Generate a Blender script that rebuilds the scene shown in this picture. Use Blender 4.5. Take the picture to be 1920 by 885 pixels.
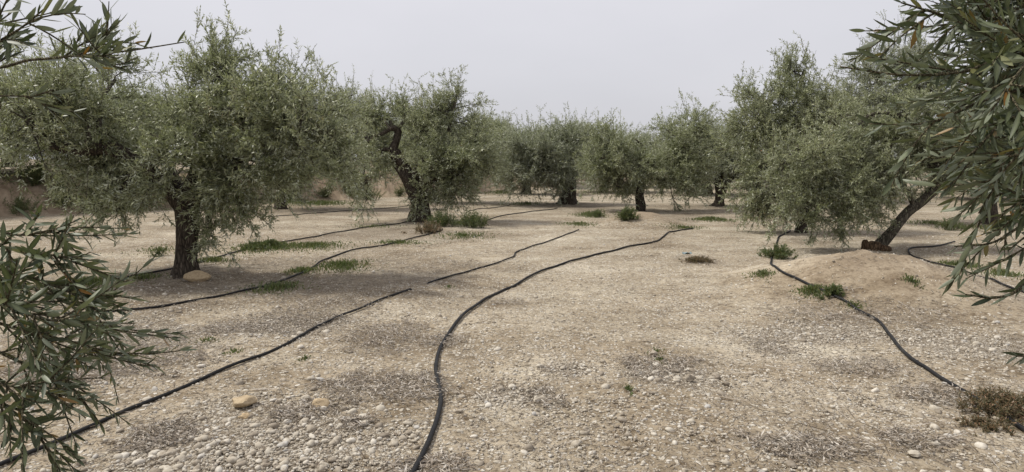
import bpy, math, random
import numpy as np
from mathutils import Vector

random.seed(7)
rng = np.random.default_rng(11)
scene = bpy.context.scene
for o in list(bpy.data.objects):
    bpy.data.objects.remove(o)

# ------------------------------------------------------------------ camera
F = 1251.0            # focal length in pixels of a 1920 px wide picture
HOR = 310.0           # row of the horizon
EYE = 1.6
PITCH = math.atan((442.5 - HOR) / F)
cam_d = bpy.data.cameras.new('camera')
cam_d.sensor_width = 36.0
cam_d.lens = 36.0 * F / 1920.0
cam_d.clip_start = 0.05
cam_d.clip_end = 3000
cam = bpy.data.objects.new('camera', cam_d)
cam.location = (0, 0, EYE)
cam.rotation_euler = (math.radians(90) - PITCH, 0, 0)
scene.collection.objects.link(cam)
scene.camera = cam

# ------------------------------------------------------------------ sky, sun, exposure
SUN_EL, SUN_AZ = math.radians(56), math.radians(-80)     # azimuth from +Y, negative = left
world = bpy.data.worlds.new('World')
scene.world = world
world.use_nodes = True
wn, wl = world.node_tree.nodes, world.node_tree.links
wn.clear()
w_out = wn.new('ShaderNodeOutputWorld')
w_bg = wn.new('ShaderNodeBackground')
w_sky = wn.new('ShaderNodeTexSky')
w_sky.sky_type = 'NISHITA'
w_sky.sun_disc = False
w_sky.sun_elevation = SUN_EL
w_sky.sun_rotation = SUN_AZ
w_sky.dust_density = 4.0
w_sky.air_density = 1.0
w_mix = wn.new('ShaderNodeMix')
w_mix.data_type = 'RGBA'
w_mix.inputs[0].default_value = 0.88
w_tc = wn.new('ShaderNodeTexCoord')
w_sep = wn.new('ShaderNodeSeparateXYZ')
wl.new(w_tc.outputs['Generated'], w_sep.inputs[0])
w_nz = wn.new('ShaderNodeTexNoise')                      # faint structure in the overcast veil
w_nz.inputs['Scale'].default_value = 2.2
w_nz.inputs['Detail'].default_value = 4
w_map = wn.new('ShaderNodeMapping')
w_map.inputs['Scale'].default_value = (1, 1, 2.5)
wl.new(w_tc.outputs['Generated'], w_map.inputs[0])
wl.new(w_map.outputs[0], w_nz.inputs['Vector'])
w_add = wn.new('ShaderNodeMath'); w_add.operation = 'MULTIPLY_ADD'
w_add.inputs[1].default_value = 0.36
wl.new(w_nz.outputs[0], w_add.inputs[0])
wl.new(w_sep.outputs['Z'], w_add.inputs[2])
w_rmp = wn.new('ShaderNodeValToRGB')                     # hazier and greyer low down
w_rmp.color_ramp.elements[0].position = 0.16
w_rmp.color_ramp.elements[0].color = (0.605, 0.605, 0.645, 1)
w_rmp.color_ramp.elements[1].position = 0.60
w_rmp.color_ramp.elements[1].color = (0.80, 0.785, 0.825, 1)
wl.new(w_add.outputs[0], w_rmp.inputs[0])
w_mul = wn.new('ShaderNodeMix'); w_mul.data_type = 'RGBA'; w_mul.blend_type = 'MULTIPLY'
w_mul.inputs[0].default_value = 1.0
w_mul.inputs[7].default_value = (10, 10, 10, 1)
wl.new(w_rmp.outputs[0], w_mul.inputs[6])
wl.new(w_mul.outputs[2], w_mix.inputs[7])
wl.new(w_sky.outputs[0], w_mix.inputs[6])
wl.new(w_mix.outputs[2], w_bg.inputs[0])
w_bg.inputs[1].default_value = 0.1
wl.new(w_bg.outputs[0], w_out.inputs[0])

sun_d = bpy.data.lights.new('sun', 'SUN')
sun_d.energy = 3.1
sun_d.angle = math.radians(4)
sun_d.color = (1.0, 0.95, 0.86)
sun = bpy.data.objects.new('sun', sun_d)
sdir = Vector((math.sin(SUN_AZ) * math.cos(SUN_EL), math.cos(SUN_AZ) * math.cos(SUN_EL), math.sin(SUN_EL)))
sun.rotation_euler = sdir.to_track_quat('Z', 'Y').to_euler()
sun.location = (0, 0, 30)
scene.collection.objects.link(sun)
scene.view_settings.view_transform = 'Standard'
scene.view_settings.look = 'None'
scene.view_settings.exposure = 0.15
scene.view_settings.gamma = 1.0
scene.view_settings.use_curve_mapping = False

# ------------------------------------------------------------------ helpers
def link(o):
    scene.collection.objects.link(o)
    return o

def tag(o, label=None, cat=None, group=None, kind=None):
    if label: o['label'] = label
    if cat: o['category'] = cat
    if group: o['group'] = group
    if kind: o['kind'] = kind
    return o

def empty(name, loc):
    e = bpy.data.objects.new(name, None)
    e.empty_display_size = 0.2
    e.location = tuple(float(v) for v in loc)
    return link(e)

def np_mesh(name, V, faces, mats, smooth=True, attrs=None, mat_idx=None):
    """faces: list of integer arrays (n,k), each of one polygon size"""
    me = bpy.data.meshes.new(name)
    V = np.asarray(V, dtype=np.float32)
    me.vertices.add(len(V))
    me.vertices.foreach_set('co', V.ravel())
    faces = [np.asarray(f, dtype=np.int32) for f in faces if len(f)]
    loops = np.concatenate([f.ravel() for f in faces])
    sizes = np.concatenate([np.full(len(f), f.shape[1], dtype=np.int32) for f in faces])
    starts = np.concatenate([[0], np.cumsum(sizes)[:-1]]).astype(np.int32)
    me.loops.add(len(loops))
    me.loops.foreach_set('vertex_index', loops)
    me.polygons.add(len(sizes))
    me.polygons.foreach_set('loop_start', starts)
    me.polygons.foreach_set('loop_total', sizes)
    if mat_idx is not None:
        me.polygons.foreach_set('material_index', np.asarray(mat_idx, dtype=np.int32))
    for m in (mats if isinstance(mats, (list, tuple)) else [mats]):
        me.materials.append(m)
    me.update(calc_edges=True)
    me.polygons.foreach_set('use_smooth', np.full(len(sizes), smooth, dtype=bool))
    for k, a in (attrs or {}).items():
        at_ = me.attributes.new(k, 'FLOAT', 'POINT')
        at_.data.foreach_set('value', np.asarray(a, dtype=np.float32))
    me.validate()
    return me

def obj(name, me, parent=None, loc=None):
    o = bpy.data.objects.new(name, me)
    if parent is not None: o.parent = parent
    if loc is not None: o.location = tuple(float(v) for v in loc)
    return link(o)

class MB:
    """collects pieces of one mesh"""
    def __init__(s): s.V, s.F, s.n = [], {}, 0
    def add(s, V, F):
        V = np.asarray(V, dtype=float); F = np.asarray(F, dtype=int)
        s.V.append(V); s.F.setdefault(F.shape[1], []).append(F + s.n); s.n += len(V)
    def box(s, c, d, rz=0):
        x, y, z = d[0] / 2, d[1] / 2, d[2] / 2
        V = np.array([(sx * x, sy * y, sz * z) for sz in (-1, 1) for sy in (-1, 1) for sx in (-1, 1)])
        cs, sn = math.cos(rz), math.sin(rz)
        V = np.stack([V[:, 0] * cs - V[:, 1] * sn, V[:, 0] * sn + V[:, 1] * cs, V[:, 2]], 1) + np.array(c)
        s.add(V, [(0, 2, 3, 1), (4, 5, 7, 6), (0, 1, 5, 4), (2, 6, 7, 3), (0, 4, 6, 2), (1, 3, 7, 5)])
    def mesh(s, name, mat, smooth=True):
        return np_mesh(name, np.concatenate(s.V), [np.concatenate(f) for f in s.F.values()], mat, smooth)

def unit(a):
    a = np.asarray(a, dtype=float)
    return a / np.maximum(np.linalg.norm(a, axis=-1, keepdims=True), 1e-9)

def hash2(ix, iy, s):
    n = (ix * 374761393 + iy * 668265263 + s * 1442695041) & 0xffffffff
    n = ((n ^ (n >> 13)) * 1274126177) & 0xffffffff
    return ((n ^ (n >> 16)) & 0xffffff) / float(0xffffff)

def vnoise(x, y, s=0):
    x = np.asarray(x, dtype=float); y = np.asarray(y, dtype=float)
    ix = np.floor(x).astype(np.int64); iy = np.floor(y).astype(np.int64)
    fx = x - ix; fy = y - iy
    fx = fx * fx * (3 - 2 * fx); fy = fy * fy * (3 - 2 * fy)
    a = hash2(ix, iy, s); b = hash2(ix + 1, iy, s); c = hash2(ix, iy + 1, s); d = hash2(ix + 1, iy + 1, s)
    return (a + (b - a) * fx) * (1 - fy) + (c + (d - c) * fx) * fy

def fbm(x, y, s=0, o=4):
    v = 0; a = 0.5; t = 0
    for i in range(o):
        v = v + a * vnoise(x * 2 ** i, y * 2 ** i, s + i * 17); t += a; a *= 0.5
    return v / t

def sstep(e0, e1, x):
    t = np.clip((x - e0) / (e1 - e0), 0, 1)
    return t * t * (3 - 2 * t)

# ------------------------------------------------------------------ terrain height
BANK = np.array([(-60, 8), (-24, 14), (-16.5, 19), (-13.5, 25.5), (-8.5, 31), (-2.2, 38.5), (1.5, 47), (8, 62), (20, 90), (60, 170)], float)
MOUNDS = [(4.75, 8.8, 0.58, 1.5), (3.55, 18.3, 0.42, 1.1), (-4.75, 9.8, 0.07, 1.0), (-2.65, 19.1, 0.14, 0.9),
          (2.3, 27.4, 0.12, 1.3), (8.1, 26.2, 0.10, 1.1), (-3.4, 28.6, 0.12, 0.9)]

def bank_dist(x, y):
    x = np.asarray(x, float); y = np.asarray(y, float)
    best = np.full(x.shape, 1e9); sgn = np.ones(x.shape)
    for (ax, ay), (bx, by) in zip(BANK[:-1], BANK[1:]):
        dx, dy = bx - ax, by - ay
        t = np.clip(((x - ax) * dx + (y - ay) * dy) / (dx * dx + dy * dy), 0, 1)
        ex, ey = x - ax - t * dx, y - ay - t * dy
        d = np.hypot(ex, ey); m = d < best
        best = np.where(m, d, best); sgn = np.where(m, np.sign(dx * ey - dy * ex), sgn)
    return best * sgn            # positive beyond the bank

def H(x, y):
    x = np.asarray(x, float); y = np.asarray(y, float)
    h = 0.10 * (fbm(x * 0.22, y * 0.22, 3) - 0.5) + 0.06 * (fbm(x * 0.9, y * 0.9, 5) - 0.5)
    for mx, my, mh, mr in MOUNDS:
        d = np.hypot(x - mx, y - my) / mr
        d = d * (1 + 0.25 * (fbm(x * 1.1, y * 1.1, 23) - 0.5))
        h = h + mh * np.where(d < 1.3, np.clip(1 - d / 1.3, 0, 1) ** 1.22 * (1 - .16 * np.exp(-(d / .25) ** 2)) + np.clip(1.2 - d, 0, 1) * .22 * mh * (fbm(x * 3.3, y * 3.3, 29, 5) - .5) * 2, 0)
    b = bank_dist(x, y) + 1.3 * (fbm(x * 0.45, y * 0.45, 9) - 0.5) + 0.9 * (fbm(x * 1.6, y * 1.6, 41) - 0.5)
    h = h + 1.25 * sstep(0.0, 1.5, b) + 0.012 * np.clip(b, 0, 150)
    return h

FWD = np.array([0, math.cos(PITCH), -math.sin(PITCH)])
UP = np.array([0, math.sin(PITCH), math.cos(PITCH)])
RIGHT = np.array([1.0, 0, 0])
CAM = np.array([0, 0, EYE])
def ray(px, py): return FWD + RIGHT * (px - 960) / F - UP * (py - 442.5) / F
def at(px, py, d): return CAM + ray(px, py) * d
TS = np.geomspace(0.8, 300, 420)
def ground(px, py):
    r = ray(px, py)
    if abs(px) < 1e9 and r[2] >= 0: return CAM + r * 300
    ts = TS
    for _ in range(3):
        P = CAM + ts[:, None] * r
        below = np.nonzero(P[:, 2] < H(P[:, 0], P[:, 1]))[0]
        if len(below) == 0: return CAM + r * 300
        k = below[0]; ts = np.linspace(ts[max(k - 1, 0)], ts[k], 24)
    q = CAM + r * ts[np.nonzero((CAM + ts[:, None] * r)[:, 2] < 1e9)[0][min(23, 12)]]
    return np.array([q[0], q[1], float(H(q[0], q[1]))])
def onground(x, y, dz=0.0): return np.array([x, y, float(H(x, y)) + dz])

def patch(px, py, rx, ry):
    c = ground(px, py); D = c[1]
    return (c[0], c[1], rx * D / F, max(0.12, ry * D * D / (F * EYE)))
def pmask(x, y, P, soft=0.35, seed=0):
    m = np.zeros(np.shape(x))
    wob = 1.5 * (fbm(x * 1.6, y * 1.6, 50 + seed) - 0.5) + 0.5 * (vnoise(x * 9, y * 9, 57 + seed) - .5)
    for cx, cy, rx, ry in P:
        d = np.sqrt(((x - cx) / rx) ** 2 + ((y - cy) / ry) ** 2) + wob
        m = np.maximum(m, 1 - sstep(1 - soft, 1 + soft, d))
    return m

LITTER_P = [patch(*p) for p in [(740, 725, 95, 24), (725, 628, 62, 30), (1030, 748, 42, 20), (672, 796, 40, 15), (230, 668, 150, 40),
    (300, 815, 45, 22), (560, 600, 90, 18), (620, 570, 90, 14), (1600, 588, 130, 20), (1310, 487, 40, 14), (850, 496, 75, 9), (1500, 835, 110, 26),
    (1205, 690, 40, 20), (1280, 680, 40, 9), (1610, 690, 60, 14), (1770, 745, 70, 18), (1720, 830, 60, 22), (480, 610, 70, 16), (830, 640, 40, 12),
    (560, 775, 50, 12), (1440, 650, 40, 14), (950, 568, 30, 5), (820, 880, 60, 14)]]
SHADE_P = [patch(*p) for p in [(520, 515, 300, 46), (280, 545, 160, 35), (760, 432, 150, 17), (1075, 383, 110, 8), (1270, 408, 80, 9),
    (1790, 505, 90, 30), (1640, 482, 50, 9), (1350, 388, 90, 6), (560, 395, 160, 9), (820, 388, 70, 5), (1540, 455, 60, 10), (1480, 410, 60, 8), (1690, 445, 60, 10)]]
GRAVEL_P = [patch(*p) for p in [(420, 840, 210, 80), (300, 875, 140, 50), (600, 850, 110, 40), (1270, 708, 75, 22), (1540, 625, 170, 22), (1790, 640, 150, 26),
    (520, 610, 110, 20), (960, 740, 50, 16), (1060, 690, 40, 14), (220, 620, 120, 30), (1700, 640, 60, 12)]]
PALE_P = [patch(*p) for p in [(1150, 500, 300, 50), (1420, 440, 180, 30), (1000, 440, 160, 20), (1560, 640, 260, 34), (1800, 640, 160, 40), (1150, 375, 300, 8), (560, 425, 220, 12),
    (1620, 530, 110, 26), (430, 840, 200, 60), (880, 430, 120, 14), (1300, 600, 160, 30), (480, 585, 110, 16), (1850, 400, 120, 14)]]
def track_mask(x, y):
    cx = np.interp(y, [0, 3, 8, 14, 24, 40], [.2, .9, 1.25, 1.4, 1.3, .8]); m = 0
    for off in (-.8, .8):
        m = np.maximum(m, np.exp(-((x - cx - off + .25 * (vnoise(y * .8, y * 0, 61) - .5)) / .24) ** 2))
    return .9 * m * np.where(y > 0, 1, 0) * (.45 + .9 * fbm(x * 1.3, y * .7, 63))
def litter_mask(x, y):
    m = pmask(x, y, LITTER_P, 0.6, 1)
    return np.clip(m * 1.5, 0, 1) * sstep(.34, .62, 0.55 * fbm(x * 3.1, y * 5.2, 71, 3) + 0.45 * vnoise(x * 17, y * 17, 72) + .22 * m)
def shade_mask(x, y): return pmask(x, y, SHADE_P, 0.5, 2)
def gravel_mask(x, y): return pmask(x, y, GRAVEL_P, 0.55, 3)

# ------------------------------------------------------------------ materials
def new_mat(name):
    m = bpy.data.materials.new(name); m.use_nodes = True
    nt = m.node_tree; nt.nodes.clear()
    return m, nt.nodes, nt.links
def N(nodes, typ, **kw):
    n = nodes.new(typ)
    for k, v in kw.items(): setattr(n, k, v)
    return n
def ramp(nodes, stops):
    r = nodes.new('ShaderNodeValToRGB'); e = r.color_ramp.elements
    while len(e) < len(stops): e.new(0.5)
    for i, (p, c) in enumerate(stops): e[i].position = p; e[i].color = (c[0], c[1], c[2], 1)
    return r
def mixc(nodes, links, fac, a, b, mode='MIX'):
    m = nodes.new('ShaderNodeMix'); m.data_type = 'RGBA'; m.blend_type = mode
    for sock, v in ((m.inputs[0], fac), (m.inputs[6], a), (m.inputs[7], b)):
        if isinstance(v, (int, float)): sock.default_value = v
        elif isinstance(v, tuple): sock.default_value = (v[0], v[1], v[2], 1)
        else: links.new(v, sock)
    return m.outputs[2]
def attr(nodes, name):
    a = nodes.new('ShaderNodeAttribute'); a.attribute_name = name
    return a.outputs['Fac']

def leaf_material(name, tops, under, per_object=False, rough=0.42, transl=0.18, odd=None):
    m, nd, lk = new_mat(name)
    out = N(nd, 'ShaderNodeOutputMaterial'); pb = N(nd, 'ShaderNodeBsdfPrincipled')
    if per_object:
        oi = N(nd, 'ShaderNodeObjectInfo'); rnd = oi.outputs['Random']
    else:
        rnd = attr(nd, 'rnd')
    r = ramp(nd, tops); lk.new(rnd, r.inputs[0])
    geo = N(nd, 'ShaderNodeNewGeometry')
    ur = ramp(nd, [(0.0, tuple(c * 0.85 for c in under)), (1.0, tuple(c * 1.15 for c in under))]); lk.new(rnd, ur.inputs[0])
    col = mixc(nd, lk, geo.outputs['Backfacing'], r.outputs[0], ur.outputs[0])
    if per_object:                      # midrib and faint blotches on leaves seen close up
        ax = attr(nd, 'mid')
        col = mixc(nd, lk, ax, col, (0.20, 0.23, 0.11))
        tc = N(nd, 'ShaderNodeTexCoord'); nz = N(nd, 'ShaderNodeTexNoise'); nz.inputs['Scale'].default_value = 90
        lk.new(tc.outputs['Object'], nz.inputs['Vector'])
        rr = ramp(nd, [(0.35, (0.75, 0.75, 0.75)), (0.65, (1.15, 1.15, 1.1))]); lk.new(nz.outputs[0], rr.inputs[0])
        col = mixc(nd, lk, 1.0, col, rr.outputs[0], 'MULTIPLY')
    lk.new(col, pb.inputs['Base Color'])
    pb.inputs['Roughness'].default_value = rough
    pb.inputs['Specular IOR Level'].default_value = 0.5
    tr = N(nd, 'ShaderNodeBsdfTranslucent')
    tcol = mixc(nd, lk, 1.0, col, (1.15, 1.25, 0.7), 'MULTIPLY')
    lk.new(tcol, tr.inputs[0])
    ms = N(nd, 'ShaderNodeMixShader'); ms.inputs[0].default_value = transl
    lk.new(pb.outputs[0], ms.inputs[1]); lk.new(tr.outputs[0], ms.inputs[2])
    lk.new(ms.outputs[0], out.inputs[0])
    return m

M_LEAF = leaf_material('olive_foliage', [(0.0, (0.10, 0.114, 0.052)), (0.45, (0.21, 0.23, 0.122)), (0.8, (0.345, 0.362, 0.23)), (0.96, (0.33, 0.32, 0.18)), (1.0, (0.30, 0.20, 0.09))], (0.42, 0.44, 0.34), transl=.2)
M_LEAF2 = leaf_material('olive_foliage_silver', [(0.0, (0.11, 0.122, 0.075)), (0.45, (0.205, 0.222, 0.15)), (0.85, (0.33, 0.345, 0.255)), (1.0, (0.34, 0.32, 0.21))], (0.43, 0.445, 0.375), transl=.2)
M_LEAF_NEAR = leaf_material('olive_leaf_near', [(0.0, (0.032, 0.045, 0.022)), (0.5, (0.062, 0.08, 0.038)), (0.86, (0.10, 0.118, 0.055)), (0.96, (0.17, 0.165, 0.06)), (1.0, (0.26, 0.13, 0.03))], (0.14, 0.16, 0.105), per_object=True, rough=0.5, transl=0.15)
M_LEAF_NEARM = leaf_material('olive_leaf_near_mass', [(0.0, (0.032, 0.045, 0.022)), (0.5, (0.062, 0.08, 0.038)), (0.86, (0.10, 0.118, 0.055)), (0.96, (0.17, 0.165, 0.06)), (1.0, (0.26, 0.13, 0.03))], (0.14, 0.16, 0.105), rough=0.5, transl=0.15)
M_WEED = leaf_material('weed_green', [(0.0, (0.048, 0.072, 0.024)), (0.5, (0.085, 0.115, 0.04)), (0.8, (0.14, 0.155, 0.06)), (1.0, (0.24, 0.20, 0.09))], (0.12, 0.15, 0.06), transl=0.25)
M_GRASS = leaf_material('grass_blades', [(0.0, (0.055, 0.075, 0.028)), (0.4, (0.095, 0.115, 0.046)), (0.62, (0.18, 0.175, 0.085)), (1.0, (0.34, 0.29, 0.18))], (0.12, 0.155, 0.05), transl=0.25)
M_DRYWEED = leaf_material('dry_weed', [(0.0, (0.06, 0.065, 0.03)), (0.4, (0.13, 0.115, 0.06)), (0.7, (0.22, 0.155, 0.085)), (1.0, (0.30, 0.17, 0.10))], (0.19, 0.15, 0.095), transl=0.15)
M_LITTER = leaf_material('dry_litter', [(0.0, (0.12, 0.09, 0.062)), (0.3, (0.24, 0.195, 0.145)), (0.65, (0.38, 0.335, 0.28)), (1.0, (0.56, 0.52, 0.46))], (0.40, 0.37, 0.32), rough=0.9, transl=0.0)

def bark_material(name, dark, light, scale=1.0):
    m, nd, lk = new_mat(name)
    out = N(nd, 'ShaderNodeOutputMaterial'); pb = N(nd, 'ShaderNodeBsdfPrincipled')
    tc = N(nd, 'ShaderNodeTexCoord'); mp = N(nd, 'ShaderNodeMapping')
    mp.inputs['Scale'].default_value = (scale * 22, scale * 22, scale * 5)
    lk.new(tc.outputs['Object'], mp.inputs[0])
    n1 = N(nd, 'ShaderNodeTexNoise'); n1.inputs['Detail'].default_value = 8; n1.inputs['Scale'].default_value = 1.0; n1.inputs['Distortion'].default_value = 0.8
    lk.new(mp.outputs[0], n1.inputs['Vector'])
    v = N(nd, 'ShaderNodeTexVoronoi'); v.feature = 'DISTANCE_TO_EDGE'; v.inputs['Scale'].default_value = 1.3
    lk.new(mp.outputs[0], v.inputs['Vector'])
    r = ramp(nd, [(0.3, dark), (0.7, light)]); lk.new(n1.outputs[0], r.inputs[0])
    vr = ramp(nd, [(0.0, (0.35, 0.35, 0.35)), (0.25, (1, 1, 1))]); lk.new(v.outputs[0], vr.inputs[0])
    col = mixc(nd, lk, 1.0, r.outputs[0], vr.outputs[0], 'MULTIPLY')
    lk.new(col, pb.inputs['Base Color'])
    pb.inputs['Roughness'].default_value = 0.95
    pb.inputs['Specular IOR Level'].default_value = 0.15
    ad = N(nd, 'ShaderNodeMath', operation='MULTIPLY'); lk.new(n1.outputs[0], ad.inputs[0]); lk.new(vr.outputs[0], ad.inputs[1])
    bp = N(nd, 'ShaderNodeBump'); bp.inputs['Strength'].default_value = 0.9; bp.inputs['Distance'].default_value = 0.03
    lk.new(ad.outputs[0], bp.inputs['Height']); lk.new(bp.outputs[0], pb.inputs['Normal'])
    lk.new(pb.outputs[0], out.inputs[0])
    return m
M_BARK = bark_material('olive_bark', (0.045, 0.036, 0.028), (0.14, 0.115, 0.09))
M_BARK_GREY = bark_material('olive_bark_grey', (0.06, 0.052, 0.04), (0.20, 0.18, 0.14))
M_TWIG = bark_material('twig_bark', (0.13, 0.115, 0.07), (0.25, 0.22, 0.14), 4)
M_STUMP = bark_material('dead_wood', (0.06, 0.04, 0.025), (0.21, 0.14, 0.085))

def stone_material(name, stops, use_attr):
    m, nd, lk = new_mat(name)
    out = N(nd, 'ShaderNodeOutputMaterial'); pb = N(nd, 'ShaderNodeBsdfPrincipled')
    if use_attr: rnd = attr(nd, 'rnd')
    else: rnd = N(nd, 'ShaderNodeObjectInfo').outputs['Random']
    r = ramp(nd, stops); lk.new(rnd, r.inputs[0])
    geo = N(nd, 'ShaderNodeNewGeometry')
    nz = N(nd, 'ShaderNodeTexNoise'); nz.inputs['Scale'].default_value = 38; nz.inputs['Detail'].default_value = 6
    lk.new(geo.outputs['Position'], nz.inputs['Vector'])
    rr = ramp(nd, [(0.3, (0.72, 0.68, 0.62)), (0.6, (1.05, 1.04, 1.0))]); lk.new(nz.outputs[0], rr.inputs[0])
    lk.new(mixc(nd, lk, 1.0, r.outputs[0], rr.outputs[0], 'MULTIPLY'), pb.inputs['Base Color'])
    pb.inputs['Roughness'].default_value = 0.9; pb.inputs['Specular IOR Level'].default_value = 0.2
    bp = N(nd, 'ShaderNodeBump'); bp.inputs['Strength'].default_value = 0.4; bp.inputs['Distance'].default_value = 0.006
    lk.new(nz.outputs[0], bp.inputs['Height']); lk.new(bp.outputs[0], pb.inputs['Normal'])
    lk.new(pb.outputs[0], out.inputs[0])
    return m
STONE_STOPS = [(0.0, (0.23, 0.20, 0.165)), (0.3, (0.37, 0.33, 0.275)), (0.65, (0.47, 0.435, 0.375)), (0.92, (0.58, 0.55, 0.50)), (1.0, (0.38, 0.375, 0.37))]
M_GRAVEL = stone_material('gravel_stone', STONE_STOPS, True)
M_STONE = stone_material('loose_stone', STONE_STOPS, False)
M_ROCK = stone_material('tan_rock', [(0.0, (0.40, 0.31, 0.20)), (1.0, (0.44, 0.36, 0.25))], False)

def plain(name, col, rough=0.6, spec=0.3, noise=0.0, nscale=20):
    m, nd, lk = new_mat(name)
    out = N(nd, 'ShaderNodeOutputMaterial'); pb = N(nd, 'ShaderNodeBsdfPrincipled')
    nz = N(nd, 'ShaderNodeTexNoise'); nz.inputs['Scale'].default_value = nscale; nz.inputs['Detail'].default_value = 5
    geo = N(nd, 'ShaderNodeNewGeometry'); lk.new(geo.outputs['Position'], nz.inputs['Vector'])
    r = ramp(nd, [(0.3, tuple(c * (1 - noise) for c in col)), (0.7, tuple(c * (1 + noise) for c in col))])
    lk.new(nz.outputs[0], r.inputs[0]); lk.new(r.outputs[0], pb.inputs['Base Color'])
    pb.inputs['Roughness'].default_value = rough; pb.inputs['Specular IOR Level'].default_value = spec
    lk.new(pb.outputs[0], out.inputs[0])
    return m
def hose_material():
    m, nd, lk = new_mat('black_hose')
    out = N(nd, 'ShaderNodeOutputMaterial'); pb = N(nd, 'ShaderNodeBsdfPrincipled')
    geo = N(nd, 'ShaderNodeNewGeometry')
    nz = N(nd, 'ShaderNodeTexNoise'); nz.inputs['Scale'].default_value = 9; nz.inputs['Detail'].default_value = 7
    lk.new(geo.outputs['Position'], nz.inputs['Vector'])
    r = ramp(nd, [(0.40, (0.008, 0.008, 0.009)), (0.62, (0.016, 0.016, 0.016)), (0.82, (0.07, 0.06, 0.048))])
    lk.new(nz.outputs[0], r.inputs[0]); lk.new(r.outputs[0], pb.inputs['Base Color'])
    pb.inputs['Roughness'].default_value = 0.6; pb.inputs['Specular IOR Level'].default_value = 0.25
    lk.new(pb.outputs[0], out.inputs[0])
    return m
M_HOSE = hose_material()
M_WOOD = plain('weathered_pole_wood', (0.13, 0.115, 0.10), 0.9, 0.1, 0.3)
M_WIRE = plain('cable_black', (0.03, 0.03, 0.03), 0.6)
M_PLASTER = plain('cream_plaster', (0.62, 0.56, 0.46), 0.9, 0.1, 0.08)
M_ROOF = plain('terracotta_tile', (0.42, 0.16, 0.085), 0.9, 0.1, 0.25, 6)
M_GLASS = plain('dark_glass', (0.03, 0.035, 0.04), 0.15, 0.5)
M_DOOR = plain('brown_door', (0.12, 0.07, 0.04), 0.6, 0.3, 0.2)
M_CONC = plain('pale_concrete', (0.55, 0.52, 0.47), 0.9, 0.1, 0.15, 4)
M_BLUE = plain('faded_blue_plastic', (0.20, 0.27, 0.29), 0.5, 0.3, 0.15)

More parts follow.
